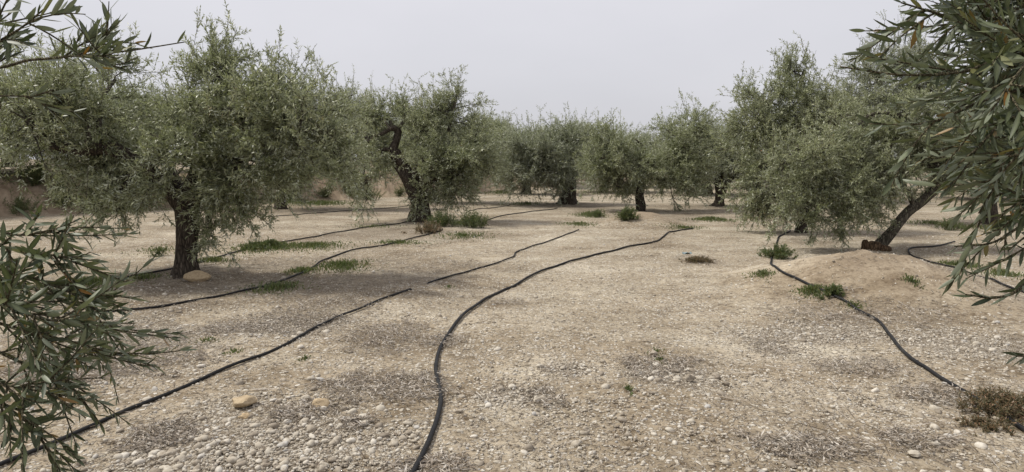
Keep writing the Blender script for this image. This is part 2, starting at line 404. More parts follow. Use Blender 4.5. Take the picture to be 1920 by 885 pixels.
def ground_material():
    m, nd, lk = new_mat('dry_earth')
    out = N(nd, 'ShaderNodeOutputMaterial'); pb = N(nd, 'ShaderNodeBsdfPrincipled')
    geo = N(nd, 'ShaderNodeNewGeometry'); P = geo.outputs['Position']
    def noise(sc, det=6, rough=0.55):
        n = N(nd, 'ShaderNodeTexNoise'); n.inputs['Scale'].default_value = sc; n.inputs['Detail'].default_value = det
        n.inputs['Roughness'].default_value = rough; lk.new(P, n.inputs['Vector']); return n.outputs[0]
    def vor(sc, feat='F1'):
        v = N(nd, 'ShaderNodeTexVoronoi'); v.feature = feat; v.inputs['Scale'].default_value = sc; lk.new(P, v.inputs['Vector']); return v
    big = ramp(nd, [(0.30, (0.222, 0.18, 0.126)), (0.48, (0.33, 0.278, 0.204)), (0.68, (0.42, 0.365, 0.28))]); lk.new(noise(0.55, 8), big.inputs[0])
    fine = ramp(nd, [(0.28, (0.50, 0.47, 0.44)), (0.5, (0.98, 0.98, 0.98)), (0.72, (1.28, 1.28, 1.28))]); lk.new(noise(26, 9, 0.7), fine.inputs[0])
    col = mixc(nd, lk, 1.0, big.outputs[0], fine.outputs[0], 'MULTIPLY')
    n9 = N(nd, 'ShaderNodeTexNoise'); n9.inputs['Scale'].default_value = 1.0; n9.inputs['Detail'].default_value = 7; n9.inputs['Roughness'].default_value = .62
    mp9 = N(nd, 'ShaderNodeMapping'); mp9.inputs['Scale'].default_value = (.42, .95, 1); lk.new(P, mp9.inputs[0]); lk.new(mp9.outputs[0], n9.inputs['Vector'])
    pale = ramp(nd, [(0.30, (0.60, 0.56, 0.51)), (0.47, (0.97, 0.955, 0.935)), (0.64, (1.26, 1.30, 1.34))]); lk.new(n9.outputs[0], pale.inputs[0])
    col = mixc(nd, lk, 1.0, col, pale.outputs[0], 'MULTIPLY')
    pl = N(nd, 'ShaderNodeMath', operation='MULTIPLY'); pl.inputs[1].default_value = .6; lk.new(attr(nd, 'pale'), pl.inputs[0])
    col = mixc(nd, lk, pl.outputs[0], col, mixc(nd, lk, 1.0, col, (1.30, 1.36, 1.43), 'MULTIPLY'))
    mot = ramp(nd, [(0.34, (0.55, 0.50, 0.45)), (0.46, (0.95, 0.94, 0.92)), (0.62, (1.1, 1.1, 1.1))]); lk.new(noise(2.6, 9, .68), mot.inputs[0])
    col = mixc(nd, lk, .8, col, mixc(nd, lk, 1.0, col, mot.outputs[0], 'MULTIPLY'))
    # small gravel: cells with their own grey or tan, dark joints
    v1 = vor(62); v1e = vor(62, 'DISTANCE_TO_EDGE')
    sep = N(nd, 'ShaderNodeSeparateColor'); lk.new(v1.outputs['Color'], sep.inputs[0])
    gcol = ramp(nd, [(0.0, (0.20, 0.165, 0.125)), (0.4, (0.36, 0.305, 0.23)), (0.75, (0.48, 0.43, 0.35)), (1.0, (0.60, 0.56, 0.49))]); lk.new(sep.outputs[0], gcol.inputs[0])
    joint = ramp(nd, [(0.0, (0.45, 0.42, 0.38)), (0.16, (1, 1, 1))]); lk.new(v1e.outputs[0], joint.inputs[0])
    gc = mixc(nd, lk, 1.0, gcol.outputs[0], joint.outputs[0], 'MULTIPLY')
    gm = attr(nd, 'gravel')
    sel = N(nd, 'ShaderNodeMath', operation='ADD'); lk.new(sep.outputs[1], sel.inputs[0]); lk.new(gm, sel.inputs[1])
    nz5 = noise(1.7, 5)
    sel2 = N(nd, 'ShaderNodeMath', operation='ADD'); lk.new(sel.outputs[0], sel2.inputs[0]); lk.new(nz5, sel2.inputs[1])
    selr = ramp(nd, [(0.0, (0, 0, 0)), (0.45, (0, 0, 0)), (0.55, (1, 1, 1))])
    half = N(nd, 'ShaderNodeMath', operation='MULTIPLY'); half.inputs[1].default_value = 0.41; lk.new(sel2.outputs[0], half.inputs[0])
    lk.new(half.outputs[0], selr.inputs[0])
    col = mixc(nd, lk, selr.outputs[0], col, gc)
    v2 = vor(27); v2e = vor(27, 'DISTANCE_TO_EDGE'); sp2 = N(nd, 'ShaderNodeSeparateColor'); lk.new(v2.outputs['Color'], sp2.inputs[0])
    s2 = N(nd, 'ShaderNodeMath', operation='ADD'); lk.new(sp2.outputs[0], s2.inputs[0])
    n2r = ramp(nd, [(0.35, (0, 0, 0)), (0.7, (.35, .35, .35))]); lk.new(noise(1.1, 4), n2r.inputs[0]); sb = N(nd, 'ShaderNodeMath', operation='SUBTRACT'); lk.new(n2r.outputs[0], sb.inputs[0]); lk.new(attr(nd, 'bare'), sb.inputs[1]); lk.new(sb.outputs[0], s2.inputs[1])
    s2r = ramp(nd, [(0.78, (0, 0, 0)), (0.82, (1, 1, 1))]); lk.new(s2.outputs[0], s2r.inputs[0])
    e2 = ramp(nd, [(0.10, (0, 0, 0)), (0.2, (1, 1, 1))]); lk.new(v2e.outputs[0], e2.inputs[0])
    st2 = N(nd, 'ShaderNodeMath', operation='MULTIPLY'); lk.new(s2r.outputs[0], st2.inputs[0]); lk.new(e2.outputs[0], st2.inputs[1])
    c2 = ramp(nd, [(0.0, (0.36, 0.31, 0.24)), (0.6, (0.52, 0.475, 0.39)), (1.0, (0.64, 0.60, 0.53))]); lk.new(sp2.outputs[1], c2.inputs[0])
    dirt = ramp(nd, [(0.32, (0.36, 0.32, 0.28)), (0.49, (1, 1, 1))]); lk.new(noise(11, 8, .72), dirt.inputs[0])
    col = mixc(nd, lk, 1.0, col, dirt.outputs[0], 'MULTIPLY')
    col = mixc(nd, lk, st2.outputs[0], col, c2.outputs[0])
    # leaf litter and painted shade under the trees: grey brown with flecks
    litter_shade = ramp(nd, [(0.32, (0.06, 0.047, 0.035)), (0.5, (0.125, 0.10, 0.075)), (0.68, (0.25, 0.21, 0.165))]); lk.new(noise(34, 9, 0.75), litter_shade.inputs[0])
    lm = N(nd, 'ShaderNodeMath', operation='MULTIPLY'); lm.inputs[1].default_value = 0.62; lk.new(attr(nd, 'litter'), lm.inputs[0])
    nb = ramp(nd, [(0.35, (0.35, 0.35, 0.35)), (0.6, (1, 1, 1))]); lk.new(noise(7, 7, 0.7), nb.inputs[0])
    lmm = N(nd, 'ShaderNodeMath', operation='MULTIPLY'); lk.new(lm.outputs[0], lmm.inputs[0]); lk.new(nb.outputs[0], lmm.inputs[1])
    col = mixc(nd, lk, lmm.outputs[0], col, litter_shade.outputs[0])
    # raw bank earth, redder
    bk = ramp(nd, [(0.3, (0.19, 0.138, 0.094)), (0.55, (0.33, 0.26, 0.185)), (0.75, (0.46, 0.39, 0.30))]); lk.new(noise(1.8, 9, 0.65), bk.inputs[0])
    col = mixc(nd, lk, attr(nd, 'bank'), col, bk.outputs[0])
    lk.new(col, pb.inputs['Base Color'])
    pb.inputs['Roughness'].default_value = 1.0; pb.inputs['Specular IOR Level'].default_value = 0.1
    h1 = N(nd, 'ShaderNodeMath', operation='MULTIPLY'); lk.new(noise(45, 8, 0.75), h1.inputs[0]); h1.inputs[1].default_value = 1.0
    jr = ramp(nd, [(0.0, (0, 0, 0)), (0.3, (1, 1, 1))]); lk.new(v1e.outputs[0], jr.inputs[0])
    h2 = N(nd, 'ShaderNodeMath', operation='MULTIPLY'); lk.new(jr.outputs[0], h2.inputs[0]); lk.new(selr.outputs[0], h2.inputs[1])
    h3a = N(nd, 'ShaderNodeMath', operation='ADD'); lk.new(h1.outputs[0], h3a.inputs[0]); lk.new(h2.outputs[0], h3a.inputs[1])
    h3 = N(nd, 'ShaderNodeMath', operation='ADD'); lk.new(h3a.outputs[0], h3.inputs[0]); lk.new(st2.outputs[0], h3.inputs[1])
    bp = N(nd, 'ShaderNodeBump'); bp.inputs['Strength'].default_value = 0.85; bp.inputs['Distance'].default_value = 0.012
    lk.new(h3.outputs[0], bp.inputs['Height']); lk.new(bp.outputs[0], pb.inputs['Normal'])
    lk.new(pb.outputs[0], out.inputs[0])
    return m
M_GROUND = ground_material()

# ------------------------------------------------------------------ ground sheet
def build_ground():
    ang = np.concatenate([np.linspace(-50, 50, 390), np.linspace(50, 310, 80)[1:-1]])
    ang = np.radians(ang)
    rad = np.geomspace(0.35, 900, 350)
    A, R = np.meshgrid(ang, rad)
    X = R * np.sin(A); Y = R * np.cos(A)
    Z = H(X, Y)
    # fine lumps only where the mesh is dense enough for them
    Z = Z + 0.022 * (fbm(X * 4.5, Y * 4.5, 77, 3) - 0.5) * (1 - sstep(8, 18, R))
    nA, nR = len(ang), len(rad)
    V = np.stack([X.ravel(), Y.ravel(), Z.ravel()], 1)
    V = np.concatenate([V, [[0, 0, float(H(0, 0))]]])
    i = np.arange(nR - 1)[:, None] * nA; j = np.arange(nA)[None, :]; j2 = (j + 1) % nA
    Fq = np.stack([i + j, i + j2, i + nA + j2, i + nA + j], -1).reshape(-1, 4)[:, ::-1]
    Ft = np.stack([np.full(nA, nR * nA), np.arange(nA), (np.arange(nA) + 1) % nA], 1)[:, ::-1]
    x, y = V[:, 0], V[:, 1]
    b = bank_dist(x, y) + 1.3 * (fbm(x * 0.45, y * 0.45, 9) - 0.5)
    bank = sstep(-0.6, 0.3, b) * (1 - sstep(1.6, 3.2, b))
    for mx, my, mh, mr in MOUNDS[1:2] + MOUNDS[3:4]:
        bank = np.maximum(bank, 0.6 * np.exp(-(np.hypot(x - mx, y - my) / mr) ** 2 * 2.2))
    bank = np.maximum(bank, 0.4 * np.exp(-(np.hypot(x - 4.75, y - 8.8) / 1.2) ** 2))
    litter_shade = np.maximum(0.5 * litter_mask(x, y), shade_mask(x, y) * (.55 + .6 * fbm(x * 1.9, y * 2.6, 88)))  # litter patches, plus tree shade painted dark into the ground colour
    mound = np.exp(-(np.hypot(x - 4.75, y - 8.6) / 1.35) ** 2)
    gr = np.clip(gravel_mask(x, y) * 0.8 - mound, -0.6, 1)
    me = np_mesh('ground', V, [Fq, Ft], M_GROUND, True, {'bank': bank, 'litter': litter_shade, 'gravel': gr, 'pale': np.maximum(pmask(x, y, PALE_P, .9, 6), track_mask(x, y)), 'bare': np.maximum(mound, np.clip(bank, 0, 1) * .8)})
    o = obj('ground', me)
    tag(o, kind='structure')
    return o
GROUND = build_ground()

# ------------------------------------------------------------------ tubes and leaves
def catmull(pts, per=6):
    pts = np.asarray(pts, float)
    P = np.concatenate([[2 * pts[0] - pts[1]], pts, [2 * pts[-1] - pts[-2]]])
    out = []
    for i in range(1, len(P) - 2):
        p0, p1, p2, p3 = P[i - 1], P[i], P[i + 1], P[i + 2]
        for t in np.linspace(0, 1, per, endpoint=False):
            out.append(0.5 * (2 * p1 + (p2 - p0) * t + (2 * p0 - 5 * p1 + 4 * p2 - p3) * t * t + (3 * p1 - p0 - 3 * p2 + p3) * t ** 3))
    out.append(P[-2])
    return np.array(out)

def tube(path, rad, sides=8, gnarl=0.0, lobes=0.0, seed=0, cap=True):
    path = np.asarray(path, float); n = len(path); rad = np.broadcast_to(np.asarray(rad, float), (n,))
    T = unit(np.gradient(path, axis=0))
    ref = np.array([0.0, 0, 1]) if abs(T[0][2]) < 0.9 else np.array([1.0, 0, 0])
    u = unit(np.cross(T[0], ref)); U = []
    for k in range(n):
        u = u - T[k] * np.dot(u, T[k]); u = u / max(np.linalg.norm(u), 1e-9); U.append(u)
    U = np.array(U); W = np.cross(T, U)
    th = np.linspace(0, 2 * np.pi, sides, endpoint=False)
    rr = np.repeat(rad[:, None], sides, 1)
    if gnarl:
        s = np.linspace(0, 1, n)[:, None]
        c = np.cos(th)[None, :]; sn = np.sin(th)[None, :]
        L = np.concatenate([[0], np.cumsum(np.linalg.norm(np.diff(path, axis=0), axis=1))])[:, None]
        tw = L * 2.2
        nz = fbm(2.2 * np.cos(th[None, :] + tw) + 10 + seed, 2.2 * np.sin(th[None, :] + tw) + L * 2.0, seed, 3) - 0.5
        nz2 = fbm(5 * c + 30 + seed, 5 * sn + L * 9, seed + 3, 3) - 0.5
        rr = rr * (1 + gnarl * 2.0 * nz + gnarl * 0.9 * nz2)
        if lobes:
            rr = rr * (1 + lobes * np.exp(-L / 0.22) * (0.5 + 0.8 * np.sin(th[None, :] * 4 + seed) + 0.4 * np.sin(th[None, :] * 7 + 2)))
    V = path[:, None, :] + rr[..., None] * (np.cos(th)[None, :, None] * U[:, None, :] + np.sin(th)[None, :, None] * W[:, None, :])
    V = V.reshape(-1, 3)
    i = np.arange(n - 1)[:, None] * sides; j = np.arange(sides)[None, :]; j2 = (j + 1) % sides
    Fq = np.stack([i + j, i + j2, i + sides + j2, i + sides + j], -1).reshape(-1, 4)
    tris = np.zeros((0, 3), int)
    if cap:
        V = np.concatenate([V, path[:1], path[-1:]]); a = n * sides
        jj = np.arange(sides)
        tris = np.concatenate([np.stack([np.full(sides, a), (jj + 1) % sides, jj], 1), np.stack([np.full(sides, a + 1), (n - 1) * sides + jj, (n - 1) * sides + (jj + 1) % sides], 1)])
    return V, Fq, tris

def prisms(A, B, ra, rb):
    """many thin three sided sticks from A to B"""
    n = len(A)
    if n == 0: return np.zeros((0, 3)), np.zeros((0, 4), int)
    d = unit(B - A); ref = np.where(np.abs(d[:, 2:3]) < 0.9, [[0, 0, 1.0]], [[1.0, 0, 0]])
    u = unit(np.cross(d, ref)); w = np.cross(d, u)
    V = np.zeros((n, 6, 3))
    for k in range(3):
        a = 2 * np.pi * k / 3
        off = math.cos(a) * u + math.sin(a) * w
        V[:, k] = A + off * np.reshape(ra, (-1, 1)); V[:, 3 + k] = B + off * np.reshape(rb, (-1, 1))
    b = np.arange(n)[:, None] * 6
    Fq = np.concatenate([b + np.array([[k, (k + 1) % 3, 3 + (k + 1) % 3, 3 + k]]) for k in range(3)])
    return V.reshape(-1, 3), Fq

def leaf_quads(P, A, Nn, L, W):
    """rhombic folded blades; front side looks along Nn"""
    S = unit(np.cross(A, Nn)); L = L[:, None]; W = W[:, None]
    mid = P + A * L * 0.46 + Nn * W * 0.22
    V = np.stack([P, mid + S * W * 0.5, P + A * L - Nn * L * 0.06, mid - S * W * 0.5], 1).reshape(-1, 3)
    b = np.arange(len(P))[:, None] * 4
    return V, b + np.array([[0, 1, 2, 3]])

def perp(d, R):
    ref = unit(R.normal(size=d.shape)); u = ref - d * np.sum(ref * d, -1, keepdims=True)
    return unit(u)

def stems_leaves(S0, D, Ls, per, leaf, R, droop=0.0, jitter=0.35):
    """leaves in near opposite pairs on straight stems; returns leaf arrays"""
    n = len(S0); k = per
    t = (np.arange(k) // 2 + 0.6) / (k / 2 + 0.2)
    t = np.clip(t[None, :] + R.normal(0, 0.05, (n, k)), 0.05, 1.0)
    u = perp(D, R); w = np.cross(D, u)
    ph = (np.arange(k) % 2) * np.pi + (np.arange(k) // 2) * (np.pi / 2)
    ph = ph[None, :] + R.normal(0, 0.4, (n, k))
    rad = np.cos(ph)[..., None] * u[:, None] + np.sin(ph)[..., None] * w[:, None]
    a = np.radians(R.uniform(25, 75, (n, k)))[..., None] * (1 - 0.35 * t[..., None])
    Dk = np.repeat(D[:, None], k, 1)
    ax = unit(Dk * np.cos(a) + rad * np.sin(a) + R.normal(0, jitter * 0.5, (n, k, 3)) + np.array([0, 0, -droop]))
    nn = Dk * np.sin(a) - rad * np.cos(a) + R.normal(0, jitter, (n, k, 3)) + np.array([0, 0, 0.25])
    nn = unit(nn - ax * np.sum(nn * ax, -1, keepdims=True))
    P = S0[:, None] + Dk * (t * Ls[:, None])[..., None]
    Lf = leaf[0] * R.uniform(0.65, 1.2, (n, k)); Wf = leaf[1] * R.uniform(0.75, 1.25, (n, k))
    return P.reshape(-1, 3), ax.reshape(-1, 3), nn.reshape(-1, 3), Lf.ravel(), Wf.ravel()

def make_tree(label, base, trunk, limbs, blobs, seed, leaf=(0.07, 0.015), density=1.0, group=None, mat=None, bark=None, K=8, S=6, per=12,
              tw=True, gn=0.16, shoots=10, name='olive_tree', size=1.0):
    """trunk/limbs: lists of (xyz, radius); blobs: (centre, radii, limb index or -1, branches[, droop])"""
    R = np.random.default_rng(seed)
    base = np.asarray(base, float); mat = mat or M_LEAF; bark = bark or M_BARK
    root = empty(name, base)
    tag(root, label, 'tree', group)
    def tpath(pts, per_=7):
        p = np.array([np.append(q[0], q[1]) for q in pts], float); c = catmull(p, per_)
        return c[:, :3], np.maximum(c[:, 3], 0.004)
    tp, tr = tpath(trunk, 9)
    mb = MB(); V, Fq, Ft = tube(tp, tr, 22, gn, 0.35, seed); mb.add(V - base, Fq); mb.F.setdefault(3, []).append(Ft)
    obj('trunk', mb.mesh('trunk', bark), root)
    lp = []
    for k, lm in enumerate(limbs):
        p, r = tpath(lm, 6)
        p = p + 0.03 * size * np.sin(np.linspace(0, 9, len(p)))[:, None] * R.normal(size=3)[None] * np.linspace(0, 1, len(p))[:, None]
        mb = MB(); V, Fq, Ft = tube(p, r, 12, gn * 0.9, 0, seed + k + 1); mb.add(V - base, Fq); mb.F.setdefault(3, []).append(Ft)
        obj('limb', mb.mesh('limb', bark), root)
        lp.append((p, r))
    LV, LA, LN, LL, LW = [], [], [], [], []
    WV, WF, wn_ = [], [], 0
    def addw(V, Fq):
        nonlocal wn_
        if len(V): WV.append(V); WF.append(Fq + wn_); wn_ += len(V)
    for bl in blobs:
        c, rad, li, M = np.asarray(bl[0], float), np.asarray(bl[1], float) * 1.12, bl[2], bl[3]
        droop = 0.5 * bl[4] if len(bl) > 4 else 0.0
        path = lp[li][0] if li >= 0 else tp
        near = path[np.argmin(np.linalg.norm(path - c, axis=1))]
        # a carrying branch from the limb into the mass
        mid = (near + c) / 2 + np.array([0, 0, 0.12 * size]) + R.normal(0, 0.06 * size, 3)
        car = catmull([near, mid, c], 6)
        V, Fq, Ft = tube(car, np.linspace(0.042, 0.022, len(car)) * size, 7, 0.12, 0, seed, False); addw(V, Fq)
        l2o, l2d, l2l = [], [], []
        M = max(2, int(M * density))
        for m in range(M):
            uu = unit(R.normal(size=3)); sr = R.uniform(0.12, 1.0) ** 0.5
            lump = 0.95 + 0.75 * (fbm(uu[0] * 1.7 + 5 + seed, uu[1] * 1.7 + uu[2] * 2.3 + 9, seed, 2) - 0.5) * 2
            tgt = c + rad * uu * sr * lump
            st = car[int(R.integers(len(car) // 3, len(car)))]
            ctl = (st + tgt) / 2 + np.array([0, 0, 0.10 * size]) * (1 if tgt[2] > c[2] - 0.1 else 0.3) + R.normal(0, 0.05 * size, 3)
            tt = np.linspace(0, 1, 6)[:, None]
            bp = (1 - tt) ** 2 * st + 2 * tt * (1 - tt) * ctl + tt ** 2 * tgt
            bp[1:-1] += R.normal(0, 0.012 * size, (4, 3))
            V, Fq, _ = tube(bp, np.linspace(0.014, 0.005, 6) * size, 4, 0, 0, 0, False); addw(V, Fq)
            out = unit(tgt - c)
            for k in range(K):
                t = R.uniform(0.3, 1.0); f = t * 5; i = min(int(f), 4)
                p = bp[i] + (bp[i + 1] - bp[i]) * (f - i)
                tan = unit(bp[i + 1] - bp[i])
                d = unit(0.45 * out + 0.35 * tan + R.normal(0, 0.55, 3) + np.array([0, 0, 0.18 - droop]))
                l2o.append(p); l2d.append(d); l2l.append(R.uniform(0.20, 0.62) * size)
        # upright shoots out of the top
        for m in range(shoots):
            a = R.uniform(0, 2 * np.pi); q = R.uniform(0, 0.85) ** 0.5
            p = c + rad * np.array([q * math.cos(a), q * math.sin(a), math.sqrt(1 - q * q) * R.uniform(0.55, 0.85)])
            d = unit(np.array([R.normal(0, 0.25), R.normal(0, 0.25), 1.0]))
            ln = R.uniform(0.25, 0.75) * size
            l2o.append(p - d * 0.15 * size); l2d.append(d); l2l.append(ln + 0.15 * size)
        O, D, Ln = np.array(l2o), np.array(l2d), np.array(l2l)
        E = O + D * Ln[:, None]
        addw(*prisms(O, E, np.full(len(O), 0.0045 * size), np.full(len(O), 0.002 * size)))
        r_ = stems_leaves(O, D, Ln, per, leaf, R, droop * 0.4)
        for lst, a_ in zip((LV, LA, LN, LL, LW), r_): lst.append(a_)
        # side sprigs
        n = len(O); t = R.uniform(0.1, 1.0, (n, S))
        P = (O[:, None] + D[:, None] * (t * Ln[:, None])[..., None]).reshape(-1, 3)
        d3 = unit(np.repeat(D, S, 0) * 0.75 + R.normal(0, 0.5, (n * S, 3)) + np.array([0, 0, 0.12 - droop]))
        l3 = R.uniform(0.08, 0.26, n * S) * size
        if tw: addw(*prisms(P, P + d3 * l3[:, None], np.full(n * S, 0.0022), np.full(n * S, 0.0012)))
        r_ = stems_leaves(P, d3, l3, per, leaf, R, droop * 0.4)
        for lst, a_ in zip((LV, LA, LN, LL, LW), r_): lst.append(a_)
    P, A, Nn, L, W = [np.concatenate(q) for q in (LV, LA, LN, LL, LW)]
    V, Fl = leaf_quads(P, A, Nn, L, W)
    # tone: a leaf's own shade, drifting slowly from branch to branch
    tone = np.clip(-.08 + 0.45 * R.uniform(0, 1, len(P)) + 0.75 * fbm(P[:, 0] * 2.1 + P[:, 2] * 1.3, P[:, 1] * 2.1 + P[:, 2] * 2.2, seed, 3), 0, 1)
    VV = np.concatenate([V] + WV); Fw = np.concatenate(WF) + len(V)
    rnd = np.concatenate([np.repeat(tone, 4), np.zeros(len(VV) - len(V))])
    mi = np.concatenate([np.zeros(len(Fl), int), np.ones(len(Fw), int)])
    me = np_mesh('crown', VV - base, [np.concatenate([Fl, Fw])], [mat, M_BARK_GREY], True, {'rnd': rnd}, mi)
    obj('crown', me, root)
    return root

def B(px, py, d, rx, ry, rd, li, M, droop=0.0):
    return (at(px, py, d), (rx * d / F, rd, ry * d / F), li, M, droop)
def Tk(pts):                       # (px, py, depth, radius)
    return [(at(a, b, c), r) for a, b, c, r in pts]

# -- the big tree left of the hoses
b1 = ground(350, 515); D1 = b1[1]
trunk = [(b1 + (0, 0, -0.15), 0.23), (b1 + (0, 0, 0.06), 0.17), (b1 + (0.01, 0, 0.3), 0.14)] + Tk([(352, 440, D1, 0.14), (350, 395, D1, 0.16), (345, 370, D1, 0.13)])
make_tree('big olive tree with a dark upright trunk, tan rock at its foot', b1, trunk,
    [Tk([(345, 385, D1, 0.14), (300, 335, D1 - .1, 0.11), (225, 288, D1 - .3, 0.095), (150, 278, D1 - .4, 0.08), (80, 262, D1 - .5, 0.05)]),
     Tk([(350, 385, D1, 0.13), (370, 310, D1, 0.10), (385, 230, D1 - .1, 0.07), (410, 150, D1 - .1, 0.03)]),
     Tk([(355, 385, D1, 0.12), (420, 320, D1 - .2, 0.09), (490, 260, D1 - .4, 0.06), (540, 220, D1 - .4, 0.03)]),
     Tk([(345, 380, D1, 0.10), (320, 320, D1 + .5, 0.08), (290, 260, D1 + 1.0, 0.05)])],
    [B(70, 245, D1 - .5, 115, 85, 0.9, 0, 24), B(170, 200, D1 - .2, 85, 60, 0.8, 0, 15), B(60, 165, D1 + .3, 100, 60, 0.8, 0, 13), B(215, 375, D1 - .2, 70, 45, 0.6, 0, 12, 0.35), B(180, 320, D1 + .2, 105, 50, 0.7, 0, 17, 0.2), B(215, 150, D1 + .2, 30, 36, .5, 0, 4),
     B(415, 185, D1, 62, 50, 0.7, 1, 11), B(390, 250, D1 - .1, 90, 62, 0.8, 1, 20), B(345, 310, D1 - .4, 90, 48, 0.6, 1, 16, 0.1), B(405, 135, D1, 55, 28, 0.4, 1, 4),
     B(490, 230, D1 - .4, 80, 62, 0.8, 2, 19), B(560, 275, D1 - .4, 78, 68, 0.7, 2, 18, 0.1), B(470, 330, D1 - .3, 95, 55, 0.7, 2, 19, 0.25), B(430, 378, D1, 55, 36, 0.5, 2, 8, 0.35), B(600, 215, D1 + .2, 50, 40, .6, 2, 7), B(620, 300, D1 + .3, 50, 48, .6, 2, 10, .1), B(520, 185, D1 - .2, 45, 40, .5, 2, 6),
     B(270, 300, D1 + 1.0, 60, 34, 0.8, 3, 6), B(398, 432, D1, 22, 24, .2, 1, 2, 0.5)],
    21, leaf=(0.068, 0.016), density=.82, K=8, S=6, per=11, shoots=7)

# -- tree standing behind it to the right, at the bank
b = ground(527, 392); d = b[1]
make_tree('olive tree with hidden dark trunk at the bank behind the big left tree', b,
    [(b + (0, 0, -0.1), 0.25), (b + (0, 0, .25), 0.19)] + Tk([(530, 350, d, .16), (545, 315, d, .13)]),
    [Tk([(545, 320, d, .11), (600, 270, d, .08), (650, 230, d, .04)]), Tk([(545, 320, d, .11), (555, 250, d, .08), (560, 200, d, .04)])],
    [B(650, 225, d, 50, 55, 1.0, 0, 24), B(615, 290, d - .3, 60, 50, 1.1, 0, 26, .2), B(560, 200, d, 65, 52, 1.2, 1, 26), B(520, 270, d, 60, 60, 1.2, 1, 22), B(680, 265, d - .4, 35, 60, .8, 0, 16, .3), B(560, 335, d - .8, 60, 30, 0.9, 0, 16, .4)],
    22, leaf=(0.085, 0.021), per=10, S=5, shoots=9, size=1.5, mat=M_LEAF2, tw=False)

# -- leaning tree with the dark bare limb
b2 = ground(787, 413); d = b2[1]
make_tree('leaning olive tree with bare hooked dark limb and weeds at its foot', b2,
    [(b2 + (0, 0, -0.15), 0.36), (b2 + (0, 0, .12), 0.29), (b2 + (0, 0, .4), .25)] + Tk([(778, 365, d, .23), (766, 335, d, .21), (750, 305, d, .17), (738, 285, d, .15)]),
    [Tk([(745, 298, d, .14), (737, 282, d, .13), (743, 262, d, .095), (746, 246, d, .10), (735, 241, d - .1, .07), (718, 250, d - .2, .05), (700, 255, d - .3, .035), (688, 268, d - .3, .02)]),
     Tk([(770, 345, d, .15), (800, 300, d, .12), (840, 262, d, .08), (850, 215, d, .04)]),
     Tk([(742, 290, d, .10), (718, 280, d - .1, .06), (685, 300, d - .2, .04), (680, 340, d - .3, .02)]),
     Tk([(775, 350, d, .12), (830, 330, d - .3, .10), (880, 320, d - .3, .05)])],
    [B(722, 212, d + .5, 42, 26, .5, 0, 9), B(680, 262, d + .2, 28, 40, .5, 0, 8, .2), B(760, 225, d + .6, 30, 24, .5, 0, 6), B(715, 300, d + .5, 28, 26, .4, 2, 6, .2), B(712, 225, d + .3, 36, 22, .5, 0, 6), B(695, 285, d + .1, 24, 30, .4, 2, 6, .3), B(845, 225, d, 48, 42, .9, 1, 22), B(812, 250, d, 46, 40, .9, 1, 18), B(850, 300, d - .3, 65, 50, 1.0, 3, 32, .1), B(808, 318, d - .5, 36, 34, .6, 3, 14, .1), B(880, 290, d, 48, 60, 1.0, 3, 26, .1), B(855, 350, d, 50, 30, .8, 3, 16, .4), B(855, 187, d, 10, 16, .2, 1, 3),
     B(685, 345, d - .3, 30, 40, .4, 2, 8, .6), B(790, 365, d - .2, 22, 26, .3, 3, 5, .5)],
    23, density=.85, leaf=(0.08, 0.02), per=10, S=5, shoots=7, size=1.25, gn=.32)

# -- small tree right behind it
b = ground(812, 378); d = b[1]
make_tree('olive tree mostly hidden behind the leaning hooked tree, reddish earth at its foot', b,
    [(b + (0, 0, -0.1), .32), (b + (0, 0, .2), .24)] + Tk([(800, 350, d, .2), (795, 325, d, .16)]),
    [Tk([(797, 335, d, .14), (830, 295, d, .09), (860, 265, d, .05)])],
    [B(800, 270, d, 60, 40, 1.3, 0, 24), B(870, 290, d, 55, 45, 1.3, 0, 26), B(915, 300, d, 40, 40, 1.1, 0, 18), B(760, 300, d, 45, 30, 1.0, 0, 12)],
    24, leaf=(0.10, 0.027), per=9, S=5, shoots=6, size=1.8, tw=False)

# -- centre tree
b4 = ground(1065, 381); d = b4[1]
make_tree('grey-green olive tree with a thick trunk in the middle distance, left of the mounded one', b4,
    [(b4 + (0, 0, -0.1), .42), (b4 + (0, 0, .25), .30)] + Tk([(1068, 350, d, .26), (1070, 330, d, .22), (1074, 315, d, .15)]),
    [Tk([(1070, 330, d, .15), (1030, 295, d, .11), (985, 280, d, .05)]), Tk([(1072, 320, d, .13), (1075, 285, d, .08), (1078, 260, d, .04)])],
    [B(975, 300, d, 42, 45, 1.2, 0, 28, .1), B(1015, 290, d - .5, 45, 40, 1.2, 0, 30), B(1000, 325, d - .4, 48, 30, 1.2, 0, 26, .3), B(1070, 280, d, 36, 35, 1.0, 1, 22), B(1045, 325, d - .5, 36, 28, .9, 1, 18, .3), B(960, 335, d, 26, 28, .7, 0, 10, .3)],
    25, leaf=(0.10, 0.026), per=9, S=5, shoots=8, size=1.7, mat=M_LEAF2, tw=False, gn=.2)

